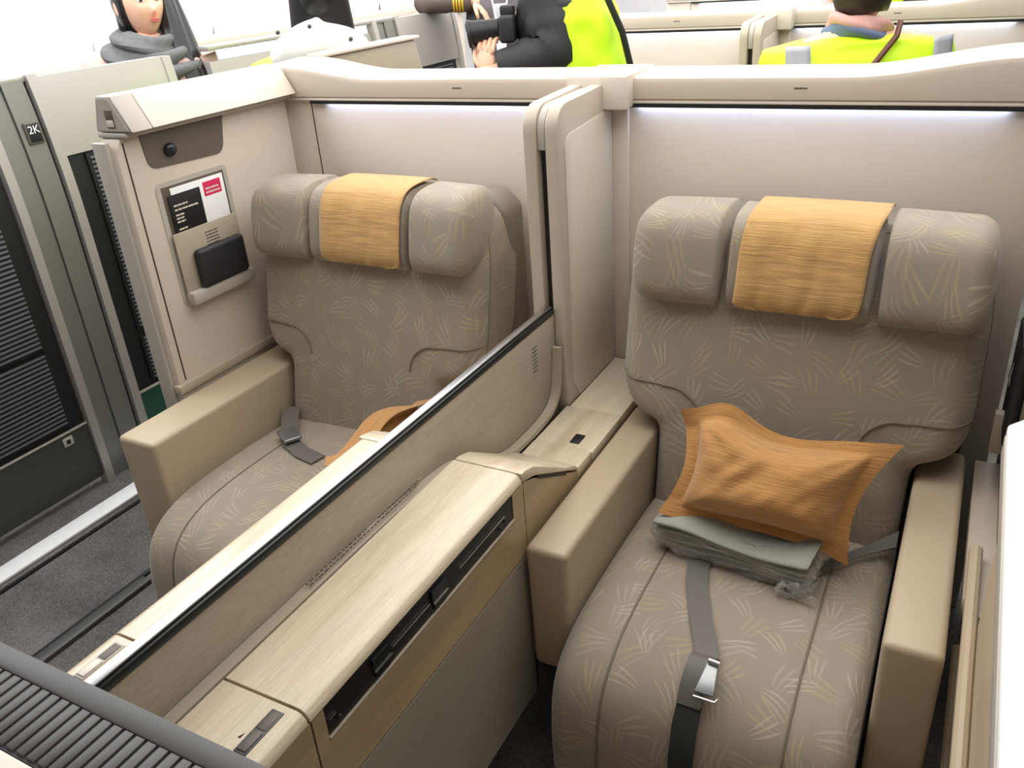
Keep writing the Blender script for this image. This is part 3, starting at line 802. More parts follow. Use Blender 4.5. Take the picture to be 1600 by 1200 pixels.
def PF(u, w_):
    th = 2*math.pi*u; L = .186; x = -L+2*L*w_
    y = spow(math.cos(th), .45)*.062; z = .032+spow(math.sin(th), .6)*.038
    e = min(1, min(w_, 1-w_)/.07)
    nz = .012*noise.noise(Vector((x*16, th*2.2, 3.1)))+.007*noise.noise(Vector((x*40, th*5, 9.4)))
    return BT(x+.01*noise.noise(Vector((x*20, th*3, 2))), y*(.75+.25*e)+nz, (z-.032)*(.25+.75*e)+.032+nz)
MB().grid(PF, 90, 90, cu=True).build('plastic_bag', M['film'], bt, ang=180)
def PFr(u, w_):   # gathered end of the bag at the front right
    c_ = BT(.135, -.072, .012)
    a = 2*math.pi*u; r_ = .012+.030*w_
    n_ = noise.noise(Vector((math.cos(a)*2, math.sin(a)*2, w_*4)))*.014
    return (c_.x+math.cos(a)*(r_+n_)+.02*w_, c_.y-.012*w_+n_, c_.z+math.sin(a)*(r_*.7+n_))
MB().grid(PFr, 36, 10, cu=True).build('bag_end', M['film'], bt, ang=180)

# ================================================================ SEAT BELTS
def strap(pts, wdt, th, name, m, parent):
    """flat ribbon; pts = [(pos, widthdir)]"""
    v = []; f = []
    for i, (p, wd) in enumerate(pts):
        p = Vector(p); wd = Vector(wd).normalized()
        a = Vector(pts[max(0, i-1)][0]); b = Vector(pts[min(len(pts)-1, i+1)][0]); d = (b-a).normalized(); nn = d.cross(wd).normalized()
        for sw, sn in ((-1, -1), (1, -1), (1, 1), (-1, 1)): v.append(p+wd*sw*wdt/2+nn*sn*th/2)
    for i in range(len(pts)-1):
        for k in range(4): f.append((i*4+k, i*4+(k+1) % 4, (i+1)*4+(k+1) % 4, (i+1)*4+k))
    n_ = len(pts)-1
    f += [(0, 1, 2, 3), (n_*4+3, n_*4+2, n_*4+1, n_*4)]
    return MB().raw(v, f).build(name, m, parent, ang=50)
wx = (1, .1, 0)
bl = strap([((-.40, 1.52, .484), wx), ((-.405, 1.46, .486), wx), ((-.39, 1.40, .486), wx), ((-.355, 1.31, .484), wx), ((-.325, 1.245, .480), wx), ((-.312, 1.215, .476), wx)], .047, .0022, 'seat_belt', M['belt'], seat_r)
bk_ = strap([((-.312, 1.212, .480), (1, 0, 0)), ((-.316, 1.204, .490), (1, 0, 0)), ((-.318, 1.190, .493), (1, 0, 0)), ((-.319, 1.165, .484), (1, 0, 0)), ((-.320, 1.140, .464), (1, 0, 0)), ((-.320, 1.122, .436), (1, 0, 0))], .046, .003, 'belt_tongue', M['belt'], bl)
MB().prism([(-.304, 1.188), (-.284, 1.188), (-.276, 1.125), (-.312, 1.125)], 'z', .0, .006, .002, 2, Matrix.Translation((0, 1.188, .492)) @ Matrix.Rotation(math.radians(22), 4, 'X') @ Matrix.Translation((0, -1.188, 0))).build('buckle', M['buckle'], bl)
MB().tube([(-.315, 1.126, .478), (-.312, 1.121, .468), (-.272, 1.121, .468), (-.266, 1.126, .474)], .0026, 8).build('buckle_bar', M['chrome'], bl)
MB().tube([(-.302, 1.186, .499), (-.281, 1.184, .499)], .006, 12).build('buckle_pin', M['chrome'], bl)
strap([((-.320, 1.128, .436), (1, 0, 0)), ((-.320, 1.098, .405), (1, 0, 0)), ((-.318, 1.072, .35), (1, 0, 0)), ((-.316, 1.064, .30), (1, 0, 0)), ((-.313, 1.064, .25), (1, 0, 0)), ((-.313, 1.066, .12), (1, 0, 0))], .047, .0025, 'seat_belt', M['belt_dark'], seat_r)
strap([((-.03, 1.70, .498), (0, 1, .2)), ((-.09, 1.64, .492), (.3, 1, .1)), ((-.15, 1.56, .496), (.3, 1, .1)), ((-.20, 1.52, .490), (.4, 1, .1))], .050, .0025, 'seat_belt', M['belt'], seat_r)
lb = strap([((-1.765, 1.70, .50), (.8, .5, 0)), ((-1.735, 1.655, .494), (.8, .5, 0)), ((-1.69, 1.60, .488), (.8, .6, 0)), ((-1.64, 1.545, .486), (.7, .7, 0)), ((-1.57, 1.515, .484), (.2, 1, 0)), ((-1.50, 1.50, .484), (.2, 1, 0))], .052, .0025, 'seat_belt', M['belt'], seat_l)
MB().box(-.040, .040, -.026, .026, -.006, .006, .004, 3, Matrix.Translation((-1.655, 1.560, .499)) @ Matrix.Rotation(math.radians(-30), 4, 'Z')).build('buckle', M['buckle'], lb)

# ================================================================ 2K SUITE ACROSS THE AISLE
def shell_x(z):   # curved aisle face
    k = max(0, (z-.95)/.50); return -2.78-.045*k**2
def curved(y0, y1, z0, z1, off, th, name, m, parent, n=14, ytop=0.0):
    """upright slab following the curve of the shell; ytop shifts the upper end along y"""
    v = []; f = []
    for i in range(n+1):
        z = z0+(z1-z0)*i/n; x = shell_x(z)+off; q = max(0, (z-.9)/.55)**2*ytop
        v += [(x, y0+q, z), (x, y1+q, z), (x-th, y1+q, z), (x-th, y0+q, z)]
    for i in range(n):
        for k in range(4): f.append((i*4+k, i*4+(k+1) % 4, (i+1)*4+(k+1) % 4, (i+1)*4+k))
    f += [(0, 1, 2, 3), (n*4+3, n*4+2, n*4+1, n*4)]
    return MB().raw(v, f).build(name, m, parent, ang=40)
def louvers(y0, y1, z0, z1, name, parent, pitch=.0165):
    bkp = curved(y0-.012, y1+.012, z0-.01, z1+.01, .004, .006, name+'_void', M['louver_back'], parent)
    mb = MB(); z = z0
    while z < z1:
        x = shell_x(z)
        mb.box(x+.004, x+.0075, y0, y1, z, z+pitch*.42)
        z += pitch
    o = mb.build(name, M['louver'], parent, smooth=False); o['kind'] = 'stuff'
    return o
def aisle_suite(label, dy=0.0, sign=False, group=None):
    a = thing('suite_shell', label, 'suite', (-2.85, 2.0+dy, 0), group)
    Y = lambda y: y+dy
    # sliding door (left) with two louvre fields
    curved(Y(.55), Y(1.655), .03, 1.40, -.012, .03, 'door', M['shell'], a)
    d2 = curved(Y(.56), Y(1.652), .27, 1.20, -.006, .01, 'louver_frame', M['louver_back'], a)
    louvers(Y(.75), Y(1.585), .60, 1.16, 'louver', a); louvers(Y(.75), Y(1.585), .30, .565, 'louver', a)
    curved(Y(.555), Y(1.655), .035, .262, .0, .012, 'kick_panel', M['shell_dark'], a, 4)
    box('sill_trim', M['latch'], a, -2.7795, -2.775, Y(.555), Y(1.655), .262, .270, .001)
    lt = MB().box(-2.7795, -2.774, Y(1.545), Y(1.585), .215, .250, .004).build('door_latch', M['latch'], a)
    box('latch_hole', M['dark'], lt, -2.7745, -2.7735, Y(1.557), Y(1.573), .224, .240)
    # column with metal edge strips
    curved(Y(1.658), Y(1.690), .0, 1.46, .014, .045, 'edge_strip', M['shell'], a)
    curved(Y(1.690), Y(1.765), .0, 1.452, -.004, .03, 'column_panel', M['shell_shade'], a)
    cp = curved(Y(1.768), Y(1.846), .0, 1.452, .004, .03, 'column_panel', M['shell_shade'], a)
    curved(Y(1.847), Y(1.857), .0, 1.455, -.006, .02, 'column_gap', M['dark'], a)
    curved(Y(1.858), Y(1.893), .0, 1.462, .016, .05, 'edge_strip', M['shell'], a)
    box('top_beam', M['shell'], a, -2.88, -2.82, Y(.55), Y(1.86), 1.44, 1.462, .006)
    # upper metal panel and dark louvred lower panel
    curved(Y(1.893), Y(2.430), 1.19, 1.452, .002, .035, 'upper_panel', M['shell'], a)
    curved(Y(2.430), Y(2.47), .0, 1.450, .006, .045, 'edge_strip', M['shell'], a)
    curved(Y(1.893), Y(2.395), .27, 1.188, -.006, .02, 'louver_frame', M['louver_back'], a)
    louvers(Y(1.985), Y(2.34), .52, 1.175, 'louver', a); louvers(Y(1.985), Y(2.34), .30, .47, 'louver', a)
    curved(Y(1.893), Y(2.395), .0, .262, 0, .02, 'kick_panel', M['green'], a, 4)
    box('sill_trim', M['latch'], a, -2.780, -2.776, Y(1.893), Y(2.395), .262, .272, .001)
    if sign:
        sg = MB().box(-.004, .004, -.028, .028, -.036, .036, .007, 4)
        mt = Matrix.Translation((shell_x(1.285)+.008, Y(1.812), 1.285)) @ Matrix.Rotation(math.radians(-4), 4, 'Y')
        sg.v = [tuple(mt @ Vector(q)) for q in sg.v]
        sg = sg.build('seat_sign', M['mic'], cp)
        face = MB().box(.004, .0052, -.022, .022, -.029, .029, .002); face.v = [tuple(mt @ Vector(q)) for q in face.v]
        face.build('sign_face', M['dark'], cp)
        cu = bpy.data.curves.new('sign_text', 'FONT'); cu.body = '2K'; cu.size = .036; cu.extrude = .0003; cu.align_x = 'CENTER'; cu.align_y = 'CENTER'
        to = bpy.data.objects.new('tmp', cu); sc.collection.objects.link(to)
        me = bpy.data.meshes.new_from_object(to.evaluated_get(bpy.context.evaluated_depsgraph_get()))
        bpy.data.objects.remove(to)
        R_ = mt @ Matrix.Translation((.0056, 0, .010)) @ Matrix(((0, 0, 1, 0), (1, 0, 0, 0), (0, 1, 0, 0), (0, 0, 0, 1)))
        me.transform(R_); me.materials.clear(); me.materials.append(M['white'])
        _obj('sign_text', me, cp)
        ld = MB().sphere((-2.772, Y(1.80), .085), .006, 12, 8).build('status_light', M['blue_led'], cp)
    return a
sh1 = aisle_suite('metallic suite shell with 2K sign and dark louvred door across the aisle', 0.0, True)
sh2 = aisle_suite('metallic louvred suite shell further back, under the resting uniformed arm', 2.12)

# ================================================================ NEAR OBJECTS
mh = thing('monitor_housing', 'dark grey ribbed monitor housing in the near left corner', 'monitor', (-.8, .2, .7))
box('housing_rim', M['charcoal'], mh, -1.30, -.42, .352, .381, .912, 1.0, .004)
rb = MB(); x = -1.29
while x < -.44:
    rb.box(x, x+.0138, .283, .3525, .988, .9985, .0018, 2); x += .0172
rb.build('vent_ribs', M['charcoal'], mh)['kind'] = 'stuff'
box('vent_tray', M['vent'], mh, -1.30, -.42, .28, .356, .914, .9945)
box('housing_body', M['cap_light'], mh, -1.30, -.42, .102, .279, .912, 1.0, .006)
# row in front: back screen below the camera's view
fw = thing('suite_screen', 'screen of the row in front, just below the view', 'partition', (.1, .07, 0))
box('panel', M['wall'], fw, -1.95, 1.2, .02, .10, 0, 1.33, .004)
# right-hand cabinet with white top
cb = thing('side_cabinet', 'beige side cabinet with glossy white top at the right edge', 'cabinet', (.30, 1.0, 0))
MB().prism([(.102, .50), (.60, .50), (.60, 1.385), (.125, 1.385), (.102, 1.355)], 'z', .955, 1.0, .006, 3).build('cabinet_top', M['white'], cb)
box('edge_band', M['latch'], cb, .0995, .1025, .52, 1.33, .958, .992, .001)
box('cabinet_body', M['leather'], cb, .122, .60, .5, 1.34, 0.0, .954, .006)
MB().prism([(.096, 1.42), (.096, 1.93), (.148, 1.93), (.148, 1.36), (.110, 1.385)], 'z', .56, .60, .004).build('arm_pad', M['cap'], cb)
for k, (x_, w__) in enumerate(((.110, .012), (.115, .010))):
    MB().tube([(x_, .6, .60-.25*k), (x_, 1.2, .60-.25*k), (x_, 1.55, .62-.25*k)], w__, 10).build('side_moulding', M['leather'], cb)
# ================================================================ REPEATED ROWS BEHIND
P0 = thing
ROW = Vector((0, 1.96, 0))
def rep(src, off, label):
    c = dup_tree(src, None, Vector(off)); c['label'] = label; return c
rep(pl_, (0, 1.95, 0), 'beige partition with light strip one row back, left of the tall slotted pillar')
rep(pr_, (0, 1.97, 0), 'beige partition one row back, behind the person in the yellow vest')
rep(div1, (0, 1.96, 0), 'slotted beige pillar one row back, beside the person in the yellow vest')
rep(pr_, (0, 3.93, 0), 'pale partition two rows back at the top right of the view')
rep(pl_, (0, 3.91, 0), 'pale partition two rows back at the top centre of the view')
# low aisle screen of the next row
a2 = thing('aisle_screen', 'beige low side screen with capped top edge behind the left partition', 'partition', (-1.98, 2.65, 0))
MB().prism([(2.335, 1.30), (2.335, 1.446), (2.88, 1.446), (2.93, 1.30), (2.86, 1.27), (2.5, 1.27)], 'x', -2.00, -1.955, .008).build('panel', M['frame'], a2)
box('cap_rail', M['cap_light'], a2, -2.02, -1.945, 2.33, 2.90, 1.446, 1.458, .004)
box('base', M['wall'], a2, -2.00, -1.96, 2.34, 3.2, 0, 1.255, .004)
box('top_ledge', M['cap_light'], a2, -2.02, -1.90, 2.60, 3.2, 1.235, 1.262, .004)
MB().box(-1.99, -1.93, 2.318, 2.334, 1.40, 1.448, .004).build('end_plate', M['latch'], a2)
# window-side ledge of the 2K suite, with its light
wg = thing('window_ledge', 'grey beige ledge under the cabin windows behind the woman in the scarf', 'ledge', (-3.95, 4.0, 0))
box('ledge_cap', M['cap'], wg, -4.12, -3.86, 3.35, 6.5, 1.345, 1.41, .008)
box('ledge_cap', M['cap_light'], wg, -4.12, -3.87, 2.0, 3.34, 1.345, 1.41, .008)
box('light_strip', M['led'], wg, -3.90, -3.885, 3.6, 6.4, 1.338, 1.344)
box('side_panel', M['wall'], wg, -4.12, -3.92, 2.0, 6.5, 0, 1.33, .004)

# ================================================================ PEOPLE
M['skin'] = mat('skin_light', (226, 178, 150), .5, vary=.03)
b_ = M['skin'].node_tree.nodes['Principled BSDF']; b_.inputs['Subsurface Weight'].default_value = .12; b_.inputs['Subsurface Scale'].default_value = .02
M['hair'] = mat('black_hair', (20, 18, 19), .38, vary=.2, vscale=80)
M['hair_brown'] = mat('dark_brown_hair', (44, 32, 26), .45, vary=.2, vscale=120)
M['vest'] = mat('hi_vis_yellow', (206, 255, 28), .6)
b_ = M['vest'].node_tree.nodes['Principled BSDF']
M['reflect'] = mat('silver_reflective_tape', (176, 178, 184), .4)
M['black_cloth'] = mat('black_cloth', (28, 30, 34), .65, vary=.2, vscale=12)
M['grey_cloth'] = mat('grey_uniform', (74, 68, 70), .7, vary=.1)
M['brown_cloth'] = mat('brown_uniform', (84, 70, 66), .7, vary=.1)
M['white_cloth'] = mat('white_down_jacket', (236, 234, 226), .6)
M['pink_cloth'] = mat('dusty_pink_wool', (176, 148, 140), .8)
M['denim'] = mat('dark_trousers', (38, 40, 48), .8)
M['shoe'] = mat('black_shoe', (20, 20, 20), .4)
M['gold'] = mat('gold_braid', (226, 176, 44), .4, .3)
M['lip'] = mat('lip_pink', (190, 92, 88), .4)
M['scarf'] = mat('grey_knit', (98, 98, 98), .95, vary=.25, vscale=60)
t = NT(M['scarf']); t.bump(t.noise(t.coord(), 350, 3), .8, .003)
M['scarf_pink'] = mat('rose_scarf', (206, 158, 150), .8, vary=.3, vscale=40)
M['strap'] = mat('brown_leather_strap', (92, 48, 32), .5)
M['navy'] = mat('blue_collar', (96, 112, 140), .8)
M['badge'] = mat('white_badge', (240, 240, 240), .3)

def skin_mesh(name, joints, edges, radii, m, parent, sub=1, post=None):
    me = bpy.data.meshes.new(name); names = list(joints)
    me.from_pydata([joints[k] for k in names], [(names.index(a), names.index(b)) for a, b in edges], [])
    o = bpy.data.objects.new(name, me); sc.collection.objects.link(o)
    o.modifiers.new('Skin', 'SKIN')
    if not me.skin_vertices: me.skin_vertices.new()
    for i, k in enumerate(names):
        r_ = radii.get(k, .05); r_ = r_ if isinstance(r_, tuple) else (r_, r_)
        me.skin_vertices[0].data[i].radius = r_; me.skin_vertices[0].data[i].use_root = (i == 0)
    s = o.modifiers.new('Sub', 'SUBSURF'); s.levels = sub; s.render_levels = sub
    dg = bpy.context.evaluated_depsgraph_get(); dg.update()
    ev = bpy.data.meshes.new_from_object(o.evaluated_get(dg)); bpy.data.objects.remove(o)
    ev.name = name; ev.materials.clear(); ev.materials.append(m)
    for p in ev.polygons: p.use_smooth = True
    if post:
        for v in ev.vertices: v.co = post(v.co)
    return _obj(name, ev, parent)

def frame(c, face, up=(0, 0, 1)):
    y = Vector(face).normalized(); u = Vector(up); x = y.cross(u).normalized(); z = x.cross(y)
    m_ = Matrix((x, y, z)).transposed().to_4x4(); m_.translation = Vector(c); return m_

def head_fn(p):
    x, y, z = p
    q = Vector((x, y, z))
    if z < 0:
        q.x *= 1-.34*(-z)**1.5; q.y *= 1-.16*(-z)**1.2 if y < 0 else 1-.06*(-z)
        if y < 0: q.z *= 1-.25*(-y)
    g = lambda a, b, s, t_: math.exp(-((x-a)/s)**2-((z-b)/t_)**2)
    if y > 0:
        q.y *= .95
        q.y += .25*g(0, -.30, .13, .13)*1.0 + .10*g(0, -.12, .10, .20) + .05*g(0, -.78, .25, .14)
        q.y += .05*g(0, -.55, .24, .09)
        q.y -= .085*(g(.36, .0, .20, .10)+g(-.36, .0, .20, .10))
        q.y += .035*(g(.38, .17, .25, .07)+g(-.38, .17, .25, .07))
        q.y += .03*(g(.50, -.25, .22, .20)+g(-.50, -.25, .22, .20))
    return q
def add_head(mb, c, face, s=1.0, up=(0, 0, 1)):
    F_ = frame(c, face, up)
    hx, hy, hz = .077*s, .097*s, .122*s
    def P(a, b):
        th = 2*math.pi*a; ph = math.pi*(b-.5)
        q = head_fn(Vector((math.cos(ph)*math.cos(th), math.cos(ph)*math.sin(th), math.sin(ph))))
        return F_ @ Vector((q.x*hx, q.y*hy, q.z*hz))
    mb.grid(P, 72, 56, cu=True)
    for sg in (1, -1):   # ears
        def E_(a, b, sg=sg):
            th = 2*math.pi*a; ph = math.pi*(b-.5)
            return F_ @ Vector((sg*(hx*.98+.010*s*math.cos(ph)*math.cos(th)+.006*s), -.008*s+.018*s*math.cos(ph)*math.sin(th), -.012*s+.032*s*math.sin(ph)))
        mb.grid(E_, 14, 10, cu=True)
    return F_
def face_parts(F_, s, parent):
    def el(name, c, r, m, tilt=0):
        def P(a, b):
            th = 2*math.pi*a; ph = math.pi*(b-.5)
            x_, z_ = math.cos(ph)*math.cos(th)*r[0], math.sin(ph)*r[2]
            return F_ @ Vector((c[0]+x_*math.cos(tilt)-z_*math.sin(tilt), c[1]+math.cos(ph)*math.sin(th)*r[1]-abs(x_)*.25*(1 if r[0] > .012 else 0), c[2]+x_*math.sin(tilt)+z_*math.cos(tilt)))
        return MB().grid(P, 16, 10, cu=True).build(name, m, parent)
    for sg in (1, -1):
        ey = el('eye', (sg*.0285*s, .0795*s, .000), (.0135*s, .006*s, .0052*s), M['white'], sg*.08)
        el('iris', (sg*.0285*s+.002*s, .0835*s, .0005), (.0060*s, .004*s, .0050*s), M['hair'], 0)
        el('eyelid', (sg*.0285*s, .0835*s, .0052*s), (.0155*s, .004*s, .0018*s), M['hair'], sg*.10)
        el('eyebrow', (sg*.030*s, .0900*s, .022*s), (.018*s, .004*s, .0028*s), M['hair_brown'], sg*-.08)
    el('lips', (0, .0925*s, -.0630*s), (.0200*s, .008*s, .0035*s), M['lip']); el('lips', (0, .0935*s, -.0690*s), (.0165*s, .007*s, .0040*s), M['lip'])
    el('nostril_shadow', (0, .108*s, -.047*s), (.009*s, .004*s, .002*s), M['lip'])

def body(parent, base, face, H, head_c, head_face, hands, s=1.0, lean=(0, 0)):
    """continuous skin-coloured body: skinned trunk and limbs plus shaped head. hands = [(shoulder, elbow, wrist)] x2 in world space"""
    B = Vector(base); Fy = Vector((face[0], face[1], 0)).normalized(); Fx = Vector((Fy.y, -Fy.x, 0))
    L = lambda x, y, z: B+Fx*x+Fy*y+Vector((0, 0, z*H))
    hc = Vector(head_c)
    J = {'pel': L(0, 0, .53), 'belly': L(0, 0, .62), 'chest': L(lean[0]*.6, lean[1]*.6, .74), 'nb': L(lean[0], lean[1], .825), 'neck': hc-Vector((0, 0, .10*s))-Vector(head_face).normalized()*.02}
    R_ = {'pel': .125, 'belly': .12, 'chest': .125, 'nb': .06, 'neck': .05*s}
    E_ = [('pel', 'belly'), ('belly', 'chest'), ('chest', 'nb'), ('nb', 'neck')]
    for sg, nm in ((-1, 'l'), (1, 'r')):
        J['hip'+nm] = L(sg*.09, 0, .49); J['kn'+nm] = L(sg*.10, .02, .27); J['an'+nm] = L(sg*.10, -.01, .045); J['to'+nm] = L(sg*.11, .13, .018)
        R_.update({'hip'+nm: .085, 'kn'+nm: .055, 'an'+nm: .038, 'to'+nm: .03})
        E_ += [('pel', 'hip'+nm), ('hip'+nm, 'kn'+nm), ('kn'+nm, 'an'+nm), ('an'+nm, 'to'+nm)]
        sh, el, wr = [Vector(q) for q in hands[0 if sg < 0 else 1]]
        J['sh'+nm] = sh; J['el'+nm] = el; J['wr'+nm] = wr
        R_.update({'sh'+nm: .055, 'el'+nm: .042, 'wr'+nm: .028}); E_ += [('nb', 'sh'+nm), ('sh'+nm, 'el'+nm), ('el'+nm, 'wr'+nm)]
        d = (wr-el).normalized(); up = Vector((0, 0, 1)); sd = d.cross(up).normalized(); pn = sd.cross(d)
        pm = wr+d*.05; J['pm'+nm] = pm; R_['pm'+nm] = (.030, .022); E_.append(('wr'+nm, 'pm'+nm))
    o = skin_mesh('body', J, E_, R_, M['skin'], parent, 2)
    mb = MB(); F_ = add_head(mb, hc, head_face, s)
    hd = mb.build('head', M['skin'], None, ang=180)
    hd.data.transform(Matrix.Translation(hd.location)); hd.location = (0, 0, 0)
    # merge the head into the body mesh
    bm = bmesh.new(); bm.from_mesh(o.data); bm.from_mesh(hd.data)
    # fingers: five tapered bent chains from each palm
    me_list = []
    bm.to_mesh(o.data); bm.free(); me_h = hd.data; bpy.data.objects.remove(hd); bpy.data.meshes.remove(me_h)
    for p in o.data.polygons: p.use_smooth = True
    return o, F_, L, J

def fingers(o, wr, d, side, pn, curl=.9, s=1.0):
    """append palm-rooted fingers to the body mesh. d along hand, side toward the thumb, pn palm normal (curl direction)"""
    d = Vector(d).normalized(); side = Vector(side).normalized(); pn = Vector(pn).normalized(); mb = MB()
    wr = Vector(wr)
    mb.sphere((0, 0, 0), (1, 1, 1), 16, 10)
    pc = wr+d*.048*s
    mb.v = [tuple(pc+d*q[0]*.052*s+side*q[1]*.040*s+pn*q[2]*.016*s) for q in mb.v]
    for k, (off, ln) in enumerate(((.029, .068), (.010, .077), (-.010, .072), (-.029, .056))):
        p = wr+d*.088*s+side*off*s; pts = [p-d*.02*s, p]; a = curl*.45
        for seg in range(3):
            dr = d*math.cos(a)+pn*math.sin(a); p = p+dr*ln*s*(.42, .32, .26)[seg]; pts.append(p); a += curl*.75
        mb.tube(pts, [.0098*s, .0092*s, .0085*s, .0078*s, .0060*s], 9)
    p = wr+d*.025*s+side*.030*s; pts = [p-side*.01*s, p]; dirs = (side*.75+d*.6+pn*.2, side*.35+d*.85+pn*.45, side*.1+d*.8+pn*.6)
    for q, l_ in zip(dirs, (.032, .028, .024)): p = p+Vector(q).normalized()*l_*s; pts.append(p)
    mb.tube(pts, [.011*s, .0115*s, .0105*s, .0095*s, .0070*s], 9)
    t_ = mb.build('tmp', M['skin'], None, ang=180); t_.data.transform(Matrix.Translation(t_.location))
    bm = bmesh.new(); bm.from_mesh(o.data); bm.from_mesh(t_.data); bm.to_mesh(o.data); bm.free()
    me_ = t_.data; bpy.data.objects.remove(t_); bpy.data.meshes.remove(me_)
    for p in o.data.polygons: p.use_smooth = True

def torso(name, L, secs, m, parent, ncol=40, e=.75, wob=.008, gap=None):
    """lofted garment; secs = (height fraction, half width, half depth, shift forward)"""
    def P(u, w_):
        k = w_*(len(secs)-1); i = min(int(k), len(secs)-2); t_ = k-i; t_ = t_*t_*(3-2*t_)
        a, b = secs[i], secs[i+1]; z, hw, hd, sf = [a[q]+(b[q]-a[q])*t_ for q in range(4)]
        th = 2*math.pi*u
        n_ = wob*noise.noise(Vector((math.cos(th)*2, math.sin(th)*2, z*9)))*(1 if w_ < .95 else .3)
        return L(spow(math.cos(th), e)*(hw+n_), sf+spow(math.sin(th), e)*(hd+n_), z)
    return MB().grid(P, ncol, 30, cu=True).build(name, m, parent, ang=180)
TOR = [(.50, .17, .125, 0), (.58, .155, .12, 0), (.68, .175, .125, 0), (.76, .195, .13, 0), (.80, .19, .11, -.005), (.825, .12, .08, -.01), (.845, .06, .06, -.01)]
def scaled(secs, dx, dz=0): return [(z, hw+dx, hd+dx*.7, s_) for z, hw, hd, s_ in secs]
def legs_shoes(J, parent, m=None):
    for nm in 'lr':
        pts = [J['pel']*.25+J['hip'+nm]*.75, J['hip'+nm], J['kn'+nm], J['an'+nm]+Vector((0, 0, .02))]
    jj = {k: J[k] for k in ('pel', 'hipl', 'knl', 'anl', 'hipr', 'knr', 'anr')}
    skin_mesh('trousers', jj, [('pel', 'hipl'), ('hipl', 'knl'), ('knl', 'anl'), ('pel', 'hipr'), ('hipr', 'knr'), ('knr', 'anr')],
              {'pel': .15, 'hipl': .105, 'hipr': .105, 'knl': .075, 'knr': .075, 'anl': .06, 'anr': .06}, m or M['denim'], parent, 1)
    for nm in 'lr':
        a, b = J['an'+nm], J['to'+nm]; d = (b-a); d.z = 0; d.normalize(); c = (a+b)/2; c.z = .045
        mb = MB().sphere((0, 0, 0), (1, 1, 1), 18, 10); sd = Vector((d.y, -d.x, 0))
        mb.v = [tuple(c+d*q[0]*.135+sd*q[1]*.048+Vector((0, 0, q[2]*.044*(1.0 if q[0] < 0 else .8)))) for q in mb.v]
        mb.build('shoe', M['shoe'], parent)
def sleeve(name, pts, r, m, parent):
    P_ = [Vector(p) for p in pts]; sm = []; rr = []
    for i in range(len(P_)-1):
        for k in range(6):
            t_ = k/6; sm.append(P_[i].lerp(P_[i+1], t_)); rr.append(r[i]+(r[i+1]-r[i])*t_)
    sm.append(P_[-1]); rr.append(r[-1])
    for _ in range(2): sm = [sm[0]]+[(sm[i-1]+sm[i]*2+sm[i+1])/4 for i in range(1, len(sm)-1)]+[sm[-1]]
    rr = [q*(1+.06*math.sin(i*2.3)) for i, q in enumerate(rr)]
    return MB().tube(sm, rr, 18).build(name, m, parent, ang=180)
def hang(L, sg, H): return (L(sg*.185, 0, .805), L(sg*.225, -.02, .63), L(sg*.235, .05, .48))
def mkL(base, face, H):
    B = Vector(base); Fy = Vector((face[0], face[1], 0)).normalized(); Fx = Vector((Fy.y, -Fy.x, 0))
    return lambda x, y, z: B+Fx*x+Fy*y+Vector((0, 0, z*H))
def hair_cap(F_, s, m, parent, front=.25, low=-.55, puff=1.10, name='hair'):
    hx, hy, hz = .077*s*puff, .097*s*puff, .122*s*puff
    def P(a, b):
        th = 2*math.pi*a; ph = math.pi*(b-.5); c_ = Vector((math.cos(ph)*math.cos(th), math.cos(ph)*math.sin(th), math.sin(ph)))
        k = 1+.03*noise.noise(c_*5)
        lo = low if c_.y < front-.25 else low+(c_.y-front+.25)*1.6
        z_ = max(c_.z, lo) if c_.z > lo else lo-.0
        y_ = c_.y
        if c_.y > front and c_.z < .62: y_ = front+(c_.y-front)*.1
        return F_ @ Vector((c_.x*hx*k, y_*hy*k-.006*s, z_*hz*k+.006*s))
    return MB().grid(P, 48, 36, cu=True).build(name, m, parent, ang=180)

# ---- woman in grey scarf inside the 2K suite
fc = Vector((.95, -.28, .06)).normalized(); bf = Vector((.756, -.654, 0)).normalized()
w1 = thing('person', 'person with long black hair and grey scarf looking right from behind the 2K shell', 'person', (-3.06, 2.58, 0))
L = mkL((-3.06, 2.58, 0), bf, 1.77)
hc = Vector((-3.065, 2.598, 1.640))
hs_ = [hang(L, -1, 1.77), hang(L, 1, 1.77)]
o, F_, L, J = body(w1, (-3.06, 2.58, 0), bf, 1.77, hc, fc, hs_, 1.12)
for i_, sg in ((0, -1), (1, 1)): fingers(o, hs_[i_][2], (0, 0, -1), bf, L(-sg, 0, 0)-L(0, 0, 0), .5)
face_parts(F_, 1.12, w1)
torso('coat', L, scaled(TOR, .022), M['pink_cloth'], w1)
for a in hs_: sleeve('coat_sleeve', (a[0], a[1], a[2]), (.075, .06, .045), M['pink_cloth'], w1)
legs_shoes(J, w1)
hair_cap(F_, 1.12, M['hair'], w1, front=.30, low=-.60, puff=1.17)
def HL(u, w_):   # long lock over her left shoulder
    th = 2*math.pi*u; k = w_
    c = F_ @ Vector((-.108+.030*k, -.015+.165*k, .115-.50*k))
    r1 = (.026+.040*math.sin(min(1, k*1.1)*math.pi*.62))*(1 if k < .85 else max(.1, ((1-k)/.15)**.5)); r2 = .050*(1 if k < .85 else max(.1, ((1-k)/.15)**.5))
    return c + (F_.to_3x3() @ Vector((math.cos(th)*r1, math.sin(th)*r2+.004*math.sin(th*9), 0)))
MB().grid(HL, 40, 30, cu=True).build('hair_lock', M['hair'], w1, ang=180)
def HB(u, w_):   # hair behind the neck
    th = 2*math.pi*u; c = F_ @ Vector((0, -.055-.01*w_, .05-.30*w_)); r1 = .085*(1 if w_ < .9 else .8); r2 = .045
    return c + (F_.to_3x3() @ Vector((math.cos(th)*r1, math.sin(th)*r2, 0)))
